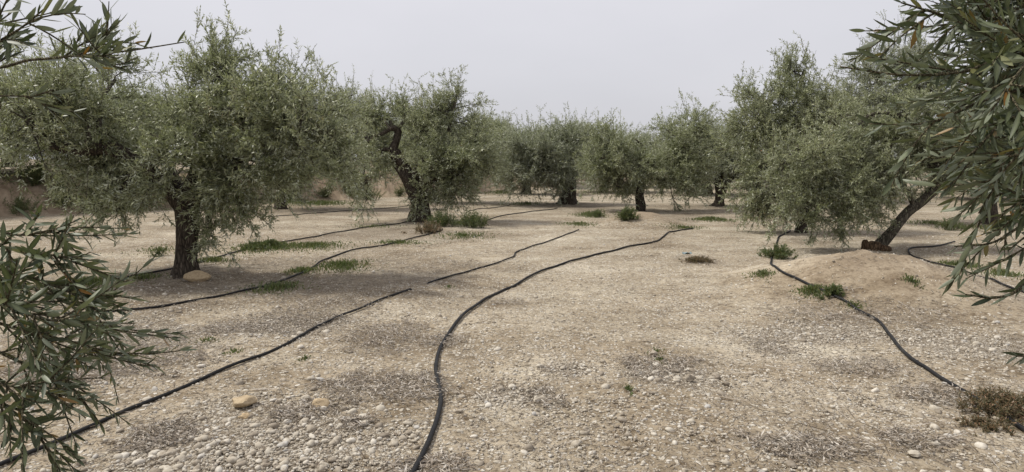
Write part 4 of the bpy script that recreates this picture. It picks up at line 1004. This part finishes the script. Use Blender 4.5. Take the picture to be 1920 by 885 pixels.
# ------------------------------------------------------------------ rocks and stones
def pebble_mesh(k, sub, flat=.6, amp=.22, mat=None, name='stone'):
    import bmesh
    bm = bmesh.new(); bmesh.ops.create_icosphere(bm, subdivisions=sub, radius=.5)
    R = np.random.default_rng(900 + k)
    V = np.array([v.co[:] for v in bm.verts]); Fc = np.array([[v.index for v in f.verts] for f in bm.faces]); bm.free()
    for _ in range(5 if sub < 3 else 9):
        d = unit(R.normal(size=3)); cut = R.uniform(.26, .42); dd = V @ d
        V = V - np.outer(np.maximum(dd - cut, 0), d) * .85
    V = V * (1 + amp * (fbm(V[:, 0] * 3 + k, V[:, 1] * 3 + V[:, 2] * 4 + 7, k, 3) - .5))[:, None]
    V = V * np.array([1.0, R.uniform(.62, .9), flat * R.uniform(.8, 1.15)])
    return V, Fc
SM = []
for k in range(8):
    V, Fc = pebble_mesh(k, 2)
    SM.append(np_mesh('stone', V, [Fc], M_STONE, True))
def rock(label, px, py, size, k, flat=.6, rz=0.0, sink=.25, mat=M_ROCK, tilt=0.0):
    V, Fc = pebble_mesh(40 + k, 3, flat, .35)
    me = np_mesh('rock', V, [Fc], mat, False)
    g = ground(px, py); o = obj('rock', me, None, g + (0, 0, size * flat * (.5 - sink)))
    o.scale = (size, size, size); o.rotation_euler = (tilt, 0, rz)
    return tag(o, label, 'rock')
rock('tan rock at the foot of the big left tree', 371, 527, .36, 1, .55, .3, .2)
rock('angular flat rock tilted up at lower left, dark underside', 455, 762, .19, 2, .5, .4, .1, tilt=-.15)
rock('rounded pale stone right of the angular lower left rock', 600, 764, .13, 3, .6, 0, .25)
rock('small orange stone just below the angular rock', 458, 783, .09, 4, .4, .2, .25)
rock('white stone beside dry leaves, above the rounded pale stone', 573, 749, .065, 5, .6, 0, .2, M_STONE)
rock('pale stone at top of the gravel heap beside a green tuft', 1224, 669, .085, 6, .7, .4, .1, M_STONE)
rock('largest rounded stone inside the gravel heap right of centre', 1291, 716, .085, 7, .8, .2, .1, M_STONE)
rock('flat pale stone on dry straw near the lower right corner', 1714, 857, .085, 8, .45, 0, 0, M_STONE)
rock('white stone beside the lower right hose', 1771, 722, .05, 9, .6, 0, .1, M_STONE)
rock('small white stone on the left side of the bare ground, above the dark hose', 860, 773, .06, 10, .6, .5, .2, M_STONE)
rock('white stone in the weeds below the bank far left', 612, 394, .22, 11, .6, .5, .2, M_STONE)

def scatter(n, d0, d1, margin=1.08, power=1.0):
    """random plan points inside the view wedge, density ~ 1/distance"""
    u = rng.random(n); D = d0 * (d1 / d0) ** u
    X = (rng.random(n) * 2 - 1) * margin * D * 960 / F
    return X, D

# pebbles
n = 120000
gx, gy = scatter(n, 2.6, 16)
gm = gravel_mask(gx, gy)
mound = np.exp(-(np.hypot(gx - 4.85, gy - 8.9) / 1.35) ** 2)
cl = fbm(gx * 1.2, gy * 1.2, 31)
prob = np.clip((0.34 + 0.35 * sstep(.42, .62, cl) + 0.9 * gm) * (1 - .92 * mound) * (1 - .5 * litter_mask(gx, gy)), 0, 1)
keep = rng.random(n) < prob
gx, gy, gm = gx[keep], gy[keep], gm[keep]
sz = np.exp(rng.normal(math.log(.0155), .5, len(gx))) * (1 + .3 * gm)
sz = np.clip(sz, .007, .075) * (0.85 + gy * .018)
app = sz / gy
inview = (np.abs(gx) < gy * 960 / F) & (gy > 3.3)
order = np.argsort(-np.where(inview, app, 0))
big, rest = order[:300], order[300:]
for i in big:
    o = bpy.data.objects.new('stone', SM[int(rng.integers(0, 8))]); o.parent = GROUND
    s = sz[i] * 1.1
    o.location = (gx[i], gy[i], float(H(gx[i], gy[i])) + s * .07); o.scale = (s, s, s * rng.uniform(.75, 1.1))
    o.rotation_euler = (rng.normal(0, .2), rng.normal(0, .2), rng.uniform(0, 6.28)); link(o)
PV = [pebble_mesh(k, 1) for k in range(10)]
def dome(k):
    R = np.random.default_rng(700 + k); a = np.arange(6) * math.pi / 3 + R.uniform(-.25, .25, 6); r = R.uniform(.36, .52, 6)
    V = np.concatenate([np.stack([r * np.cos(a), r * np.sin(a) * R.uniform(.6, .95), np.full(6, -.12)], 1), [[R.uniform(-.1, .1), R.uniform(-.1, .1), R.uniform(.22, .36)]]])
    return V, np.array([[i, (i + 1) % 6, 6] for i in range(6)])
DV = [dome(k) for k in range(10)]
def gravel_arrays(idx, PV):
    VV, FF, rr, nn_ = [], [], [], 0
    kk = rng.integers(0, 10, len(idx)); a = rng.uniform(0, 6.28, len(idx)); tone = np.clip(rng.random(len(idx)) ** .9, 0, 1)
    z = H(gx[idx], gy[idx])
    for k in range(10):
        m = kk == k; ii = idx[m]
        if not len(ii): continue
        V, Fc = PV[k]
        c, s = np.cos(a[m])[:, None], np.sin(a[m])[:, None]; S = sz[ii][:, None]
        X = (V[None, :, 0] * c - V[None, :, 1] * s) * S + gx[ii][:, None]
        Y = (V[None, :, 0] * s + V[None, :, 1] * c) * S + gy[ii][:, None]
        Z = V[None, :, 2] * S + (z[m] + sz[ii] * .05)[:, None]
        VV.append(np.stack([X, Y, Z], -1).reshape(-1, 3)); FF.append((Fc[None] + np.arange(len(ii))[:, None, None] * len(V)).reshape(-1, 3) + nn_)
        rr.append(np.repeat(tone[m], len(V))); nn_ += len(VV[-1])
    return np.concatenate(VV), np.concatenate(FF), np.concatenate(rr)
ga, gb = rest[:6500], rest[6500:38000]
g1, g2 = gravel_arrays(ga, PV), gravel_arrays(gb, DV)
gv = obj('gravel', np_mesh('gravel', np.concatenate([g1[0], g2[0]]), [np.concatenate([g1[1], g2[1] + len(g1[0])])], M_GRAVEL, True, {'rnd': np.concatenate([g1[2], g2[2]])}))
tag(gv, 'pale rounded pebbles strewn over the dry ground', 'gravel', kind='stuff')

# ------------------------------------------------------------------ leaf litter and straw
n = 260000
lx, ly = scatter(n, 2.6, 20)
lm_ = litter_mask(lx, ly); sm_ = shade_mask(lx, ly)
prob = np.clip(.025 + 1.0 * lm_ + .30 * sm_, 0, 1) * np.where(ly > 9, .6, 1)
keep = rng.random(n) < prob
lx, ly, lm_ = lx[keep], ly[keep], lm_[keep]
n = len(lx)
P = np.stack([lx, ly, H(lx, ly) + rng.uniform(.004, .02, n) + .018 * lm_ * rng.random(n)], 1)
az = rng.uniform(0, 6.28, n); el = rng.normal(0, .28, n)
A = np.stack([np.cos(az) * np.cos(el), np.sin(az) * np.cos(el), np.sin(el)], 1)
Nn = unit(np.array([0, 0, 1.0]) + rng.normal(0, .45, (n, 3))); Nn = unit(Nn - A * np.sum(A * Nn, 1, keepdims=True))
V, Fq = leaf_quads(P, A, Nn, rng.uniform(.025, .065, n), rng.uniform(.005, .012, n))
tone = np.clip(rng.random(n) * .7 + .45 * lm_ * rng.random(n), 0, 1)
lo = obj('leaf_litter', np_mesh('leaf_litter', V, [Fq], M_LITTER, False, {'rnd': np.repeat(tone, 4)}))
tag(lo, 'dry grey-brown olive leaves lying in patches on the ground', 'leaf litter', kind='stuff')

n = 5200
tx, ty = scatter(n, 2.7, 12)
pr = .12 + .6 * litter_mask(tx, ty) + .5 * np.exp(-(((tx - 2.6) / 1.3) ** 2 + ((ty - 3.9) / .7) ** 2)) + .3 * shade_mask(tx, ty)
keep = rng.random(n) < pr; tx, ty = tx[keep], ty[keep]; n = len(tx)
az = rng.uniform(0, 6.28, n); L = rng.uniform(.05, .20, n)
A0 = np.stack([tx, ty, H(tx, ty) + .008], 1); B0 = np.stack([tx + np.cos(az) * L, ty + np.sin(az) * L, np.zeros(n)], 1)
B0[:, 2] = H(B0[:, 0], B0[:, 1]) + rng.uniform(.004, .035, n)
V, Fq = prisms(A0, B0, np.full(n, .0026), np.full(n, .0015))
tg = obj('fallen_twigs', np_mesh('fallen_twigs', V, [Fq], M_LITTER, False, {'rnd': np.repeat(rng.random(n) ** 1.6, 6)}))
tag(tg, 'thin dry twigs and straw scattered over the ground', 'twigs', kind='stuff')

# ------------------------------------------------------------------ grass
GP = [patch(*p) + (h, dn) for p, h, dn in [((505, 464, 70, 10), .11, 1700), ((590, 462, 60, 8), .10, 900), ((640, 499, 50, 11), .09, 900), ((565, 510, 24, 7), .10, 420), ((520, 540, 50, 11), .08, 800), ((395, 491, 36, 7), .10, 500),
    ((160, 532, 40, 10), .10, 700), ((270, 522, 40, 6), .08, 300), ((1335, 413, 40, 3.2), .13, 800), ((1105, 405, 26, 4), .18, 500), ((1085, 421, 36, 5), .08, 500), ((1280, 428, 45, 3), .09, 350), ((1430, 515, 26, 8), .07, 220), ((1522, 547, 28, 6), .08, 500),
    ((1600, 575, 20, 5), .06, 140), ((1710, 528, 14, 5), .07, 130), ((600, 383, 70, 4), .2, 1100), ((870, 443, 60, 6), .09, 500), ((745, 456, 55, 4), .08, 450), ((700, 425, 60, 4), .07, 250), ((1800, 498, 40, 6), .10, 400), ((1880, 515, 40, 9), .10, 400),
    ((985, 383, 40, 2.5), .16, 300), ((570, 673, 10, 6), .03, 60), ((1238, 676, 10, 6), .05, 60), ((1180, 732, 6, 5), .05, 40), ((385, 640, 25, 8), .04, 90), ((440, 660, 20, 6), .04, 60), ((1460, 400, 40, 3), .13, 400), ((1750, 420, 50, 5), .12, 400), ((1860, 430, 60, 8), .13, 500),
    ((843, 538, 8, 3), .04, 40), ((540, 380, 50, 4), .2, 600), ((450, 395, 60, 5), .16, 600), ((940, 362, 30, 3), .25, 400), ((300, 470, 60, 10), .07, 250), ((650, 505, 60, 12), .05, 300), ((1230, 660, 30, 10), .03, 60)]]
PP, AA, NN, LL, WW, TT = [], [], [], [], [], []
for cx, cy, rx, ry, h, dn in GP:
    dn = int(dn * 1.05)
    a = rng.uniform(0, 6.28, dn); q = np.abs(rng.normal(0, .8, dn)) * (.6 + .8 * vnoise(np.cos(a) * 3 + cx * 7, np.sin(a) * 3 + cy, 5)); x = cx + rx * q * np.cos(a); y = cy + ry * q * np.sin(a)
    PP.append(np.stack([x, y, H(x, y) - .005], 1))
    d = unit(np.stack([rng.normal(0, .55, dn), rng.normal(0, .55, dn), np.ones(dn)], 1)); AA.append(d)
    m = perp(d, rng); NN.append(m)
    LL.append(h * rng.uniform(.45, 1.25, dn) * np.exp(-q ** 2 * .5)); WW.append(rng.uniform(.008, .016, dn) * (1 + cy * .03)); TT.append(np.clip(rng.random(dn) * .75 + .25 * (rng.random() - .2), 0, 1))
V, Fq = leaf_quads(*[np.concatenate(q) for q in (PP, AA, NN, LL, WW)])
go = obj('grass', np_mesh('grass', V, [Fq], M_GRASS, False, {'rnd': np.repeat(np.concatenate(TT), 4)}))
tag(go, 'low green grass and weeds growing in patches along the hoses', 'grass', kind='stuff')

# ------------------------------------------------------------------ weeds and shrubs
def weed(label, px, py, rx, hgt, nst, mat, seed, leaf=(.05, .014), name='weed', cat='weed', lean=.5):
    R = np.random.default_rng(seed); nst = int(nst * 1.1); b = ground(px, py); root = empty(name, b); tag(root, label, cat)
    a = R.uniform(0, 6.28, nst); q = np.abs(R.normal(0, .55, nst)) * (.6 + .8 * vnoise(np.cos(a) * 2.5 + seed, np.sin(a) * 2.5, 4))
    O = np.stack([b[0] + rx * .8 * q * np.cos(a), b[1] + rx * .8 * q * np.sin(a), np.zeros(nst)], 1); O[:, 2] = H(O[:, 0], O[:, 1]) - .01
    D = unit(np.stack([lean * q * np.cos(a) + R.normal(0, .3, nst), lean * q * np.sin(a) + R.normal(0, .3, nst), np.ones(nst)], 1))
    L = hgt * R.uniform(.35, 1.15, nst) * np.exp(-.5 * q * q)
    Vs, Fs = prisms(O, O + D * L[:, None], np.full(nst, .003), np.full(nst, .0015))
    tag(obj('stems', np_mesh('stems', Vs - b, [Fs], M_TWIG, False), root), kind='stuff')
    P1, A1, N1, L1, W1 = stems_leaves(O, D, L, 14, leaf, R)
    P = O[:, None] + D[:, None] * (R.uniform(.3, .95, (nst, 4)) * L[:, None])[..., None]; d3 = unit(np.repeat(D[:, None], 4, 1) + R.normal(0, .7, (nst, 4, 3)))
    r2 = stems_leaves(P.reshape(-1, 3), d3.reshape(-1, 3), np.full(nst * 4, hgt * .35), 8, leaf, R)
    allv = [np.concatenate(t) for t in zip((P1, A1, N1, L1, W1), r2)]
    V, Fq = leaf_quads(*allv)
    tag(obj('leaves', np_mesh('leaves', V - b, [Fq], mat, False, {'rnd': np.repeat(np.clip(R.random(len(allv[0])), 0, 1), 4)}), root), kind='stuff')
    return root
weed('leafy green weed clump right beside the leaning hooked tree', 830, 425, .42, .42, 70, M_WEED, 501)
weed('tallest green weed clump, at the right end below the leaning hooked tree', 885, 426, .45, .40, 80, M_WEED, 502)
weed('yellowing weed spilling at the foot of the leaning hooked tree', 805, 436, .35, .26, 45, M_DRYWEED, 503)
weed('dark green shrub on the small mound beside the split trunk', 1176, 411, .26, .30, 70, M_WEED, 504, name='shrub', cat='shrub')
weed('yellow-green weed growing over the hose left of the large mound', 1458, 484, .22, .24, 40, M_WEED, 505)
weed('green tuft on the hose at the front foot of the large mound', 1560, 553, .16, .12, 36, M_WEED, 506, leaf=(.035, .01))
weed('small green weed on the far ground left of the small mound', 1118, 408, .4, .25, 30, M_WEED, 507)
weed('brown and green dry bush over the hose at the lower right edge', 1895, 775, .40, .125, 200, M_DRYWEED, 508, leaf=(.024, .007), name='shrub', cat='shrub')
weed('thin dry green bush just below the hose near the lower right edge', 1840, 800, .2, .06, 50, M_DRYWEED, 509, leaf=(.02, .006))
weed('low green weed patch in sunlight beside the big left tree', 500, 466, .55, .16, 70, M_WEED, 510, leaf=(.045, .014))
weed('green weed clump under the forked silvery tree, far right', 1445, 402, .5, .3, 40, M_WEED, 511)
weed('pale dry grass tuft on the bank slope left of the centre tree', 958, 357, .8, .5, 60, M_DRYWEED, 512, leaf=(.12, .02))
weed('dark green shrub below the bank, left of the leaning hooked tree', 690, 375, .6, .7, 60, M_WEED, 513, name='shrub', cat='shrub', leaf=(.07, .02))
weed('green shrub on the earth bank at the far left edge', 40, 400, .5, .5, 60, M_WEED, 514, name='shrub', cat='shrub', leaf=(.06, .016))
weed('dark shrub on the earth bank under the big left tree boughs', 180, 395, .8, .6, 80, M_WEED, 515, name='shrub', cat='shrub', leaf=(.06, .016))
weed('thin green seedling left of the big left trunk', 298, 480, .12, .25, 8, M_WEED, 516)
weed('greyish dry tussock on the bare ground right of centre', 1308, 492, .3, .10, 120, M_DRYWEED, 517, leaf=(.03, .006), name='tussock', cat='tussock')
weed('yellow-green weed on the far right ground behind the hose bend', 1780, 432, .3, .3, 36, M_WEED, 518)

sh = weed('bushy green shrub growing on the earth bank slope', 120, 385, .6, .8, 90, M_WEED, 530, name='shrub', cat='shrub', leaf=(.07, .02))
sh['group'] = 'shrubs along the earth bank'
for k in range(34):
    i = int(rng.integers(1, 6)); f = rng.random(); a_ = BANK[i]; b_ = BANK[i + 1]; q = a_ + (b_ - a_) * f
    nrm = np.array([-(b_ - a_)[1], (b_ - a_)[0]]); nrm = nrm / np.linalg.norm(nrm); q = q + nrm * rng.uniform(-.7, 2.8)
    r = sh.copy(); link(r); r.location = tuple(onground(q[0], q[1])); r.rotation_euler = (0, 0, rng.uniform(0, 6.28)); sc = rng.uniform(.5, 1.5); r.scale = (sc * 1.2, sc * 1.2, sc)
    for ch in sh.children:
        c = ch.copy(); c.parent = r; link(c)

# scrap of blue plastic on the ground
mb = MB(); g = ground(1288, 476)
Vp = np.array([(x * .08, y * .035, .02 * math.sin(x * 3 + y * 5) + .015) for y in (-1, -.3, .4, 1) for x in (-1, -.5, 0, .5, 1)])
Fp = [(r * 5 + c, r * 5 + c + 1, r * 5 + c + 6, r * 5 + c + 5) for r in range(3) for c in range(4)]
Vb = Vp - (0, 0, .006)
mb.add(np.concatenate([Vp, Vb]), Fp + [tuple(v + 20 for v in reversed(f)) for f in Fp])
tag(obj('plastic_scrap', mb.mesh('plastic_scrap', M_BLUE), None, g), 'scrap of faded blue plastic beside the grey tussock', 'plastic scrap')

# ------------------------------------------------------------------ far things: pole, cable, house, low slab
pd = 70.0; pt = at(911, 225, pd); pg = onground(pt[0], pt[1])
pole = empty('utility_pole', pg); tag(pole, 'thin wooden utility pole rising over the trees left of centre', 'utility pole')
hp = pt[2] - pg[2]
V, Fq, Ft = tube([(0, 0, -.3), (0, 0, hp * .5), (0, 0, hp)], [.13, .11, .09], 10); mb = MB(); mb.add(V, Fq); mb.F.setdefault(3, []).append(Ft); obj('post', mb.mesh('post', M_WOOD), pole)
mb = MB(); mb.box((0, 0, hp - .25), (1.0, .09, .09), .6); obj('crossarm', mb.mesh('crossarm', M_WOOD, False), pole)
for sx in (-.4, .4):
    V, Fq, Ft = tube([(sx * math.cos(.6), sx * math.sin(.6), hp - .2), (sx * math.cos(.6), sx * math.sin(.6), hp - .02)], [.04, .03], 8); mb = MB(); mb.add(V, Fq); mb.F.setdefault(3, []).append(Ft); obj('insulator', mb.mesh('insulator', M_CONC), pole)
e = at(1010, 258, 85.0)
t = np.linspace(0, 1, 24)[:, None]; cp = pt + (e - pt) * t - np.array([0, 0, .7]) * 4 * t * (1 - t) * .5
V, Fq, Ft = tube(cp - pt, .022, 5); mb = MB(); mb.add(V, Fq); mb.F.setdefault(3, []).append(Ft)
tag(obj('overhead_cable', mb.mesh('overhead_cable', M_WIRE), None, pt), 'sagging overhead cable running right from the utility pole', 'cable')
eg = onground(e[0], e[1]); he = e[2] - eg[2]
p2 = empty('utility_pole', eg); tag(p2, 'second utility pole hidden among the far centre trees', 'utility pole')
V, Fq, Ft = tube([(0, 0, -.3), (0, 0, he * .5), (0, 0, he)], [.13, .11, .09], 10); mb = MB(); mb.add(V, Fq); mb.F.setdefault(3, []).append(Ft); obj('post', mb.mesh('post', M_WOOD), p2)

hd = 64.0; hx = (1355 - 960) / F * hd; hb = onground(hx, hd + 3)
house = empty('house', hb); tag(house, 'cream farmhouse with red tiled roof glimpsed through the far trees', 'house')
mb = MB(); mb.box((0, 0, 1.2), (7, 5, 3.0)); obj('wall', mb.mesh('wall', M_PLASTER, False), house)
mb = MB(); rt = 4.0; rv = [(-3.9, -2.95, 2.62), (3.9, -2.95, 2.62), (3.9, 2.95, 2.62), (-3.9, 2.95, 2.62), (-3.9, 0, rt), (3.9, 0, rt)]
mb.add(rv, [(0, 1, 5, 4), (2, 3, 4, 5), (0, 3, 2, 1)]); mb.F.setdefault(3, []).append(np.array([(0, 4, 3), (1, 2, 5)]))
ro = obj('roof', mb.mesh('roof', M_ROOF, False), house)
for k in range(20):
    x = -3.7 + k * 7.4 / 19
    V, Fq, Ft = tube([(x, -3.0, 2.63), (x, -.02, rt + .03)], .1, 6); mb = MB(); mb.add(V, Fq); mb.F.setdefault(3, []).append(Ft); obj('tile_row', mb.mesh('tile_row', M_ROOF), ro)
for x in (-2.2, 2.2):
    mb = MB(); mb.box((x, -2.5, 1.5), (1.0, .1, 1.1)); w = obj('window', mb.mesh('window', M_GLASS, False), house)
mb = MB(); mb.box((0, -2.5, .95), (1.0, .1, 2.1)); obj('door', mb.mesh('door', M_DOOR, False), house)

g = onground((1088 - 960) / F * 45, 45)
mb = MB(); mb.box((0, 0, .18), (2.6, .5, .5)); mb.box((0, 0, .47), (2.75, .62, .08))
tag(obj('low_wall', mb.mesh('low_wall', M_CONC, False), None, g), 'low pale concrete wall far behind the centre trunk', 'wall')
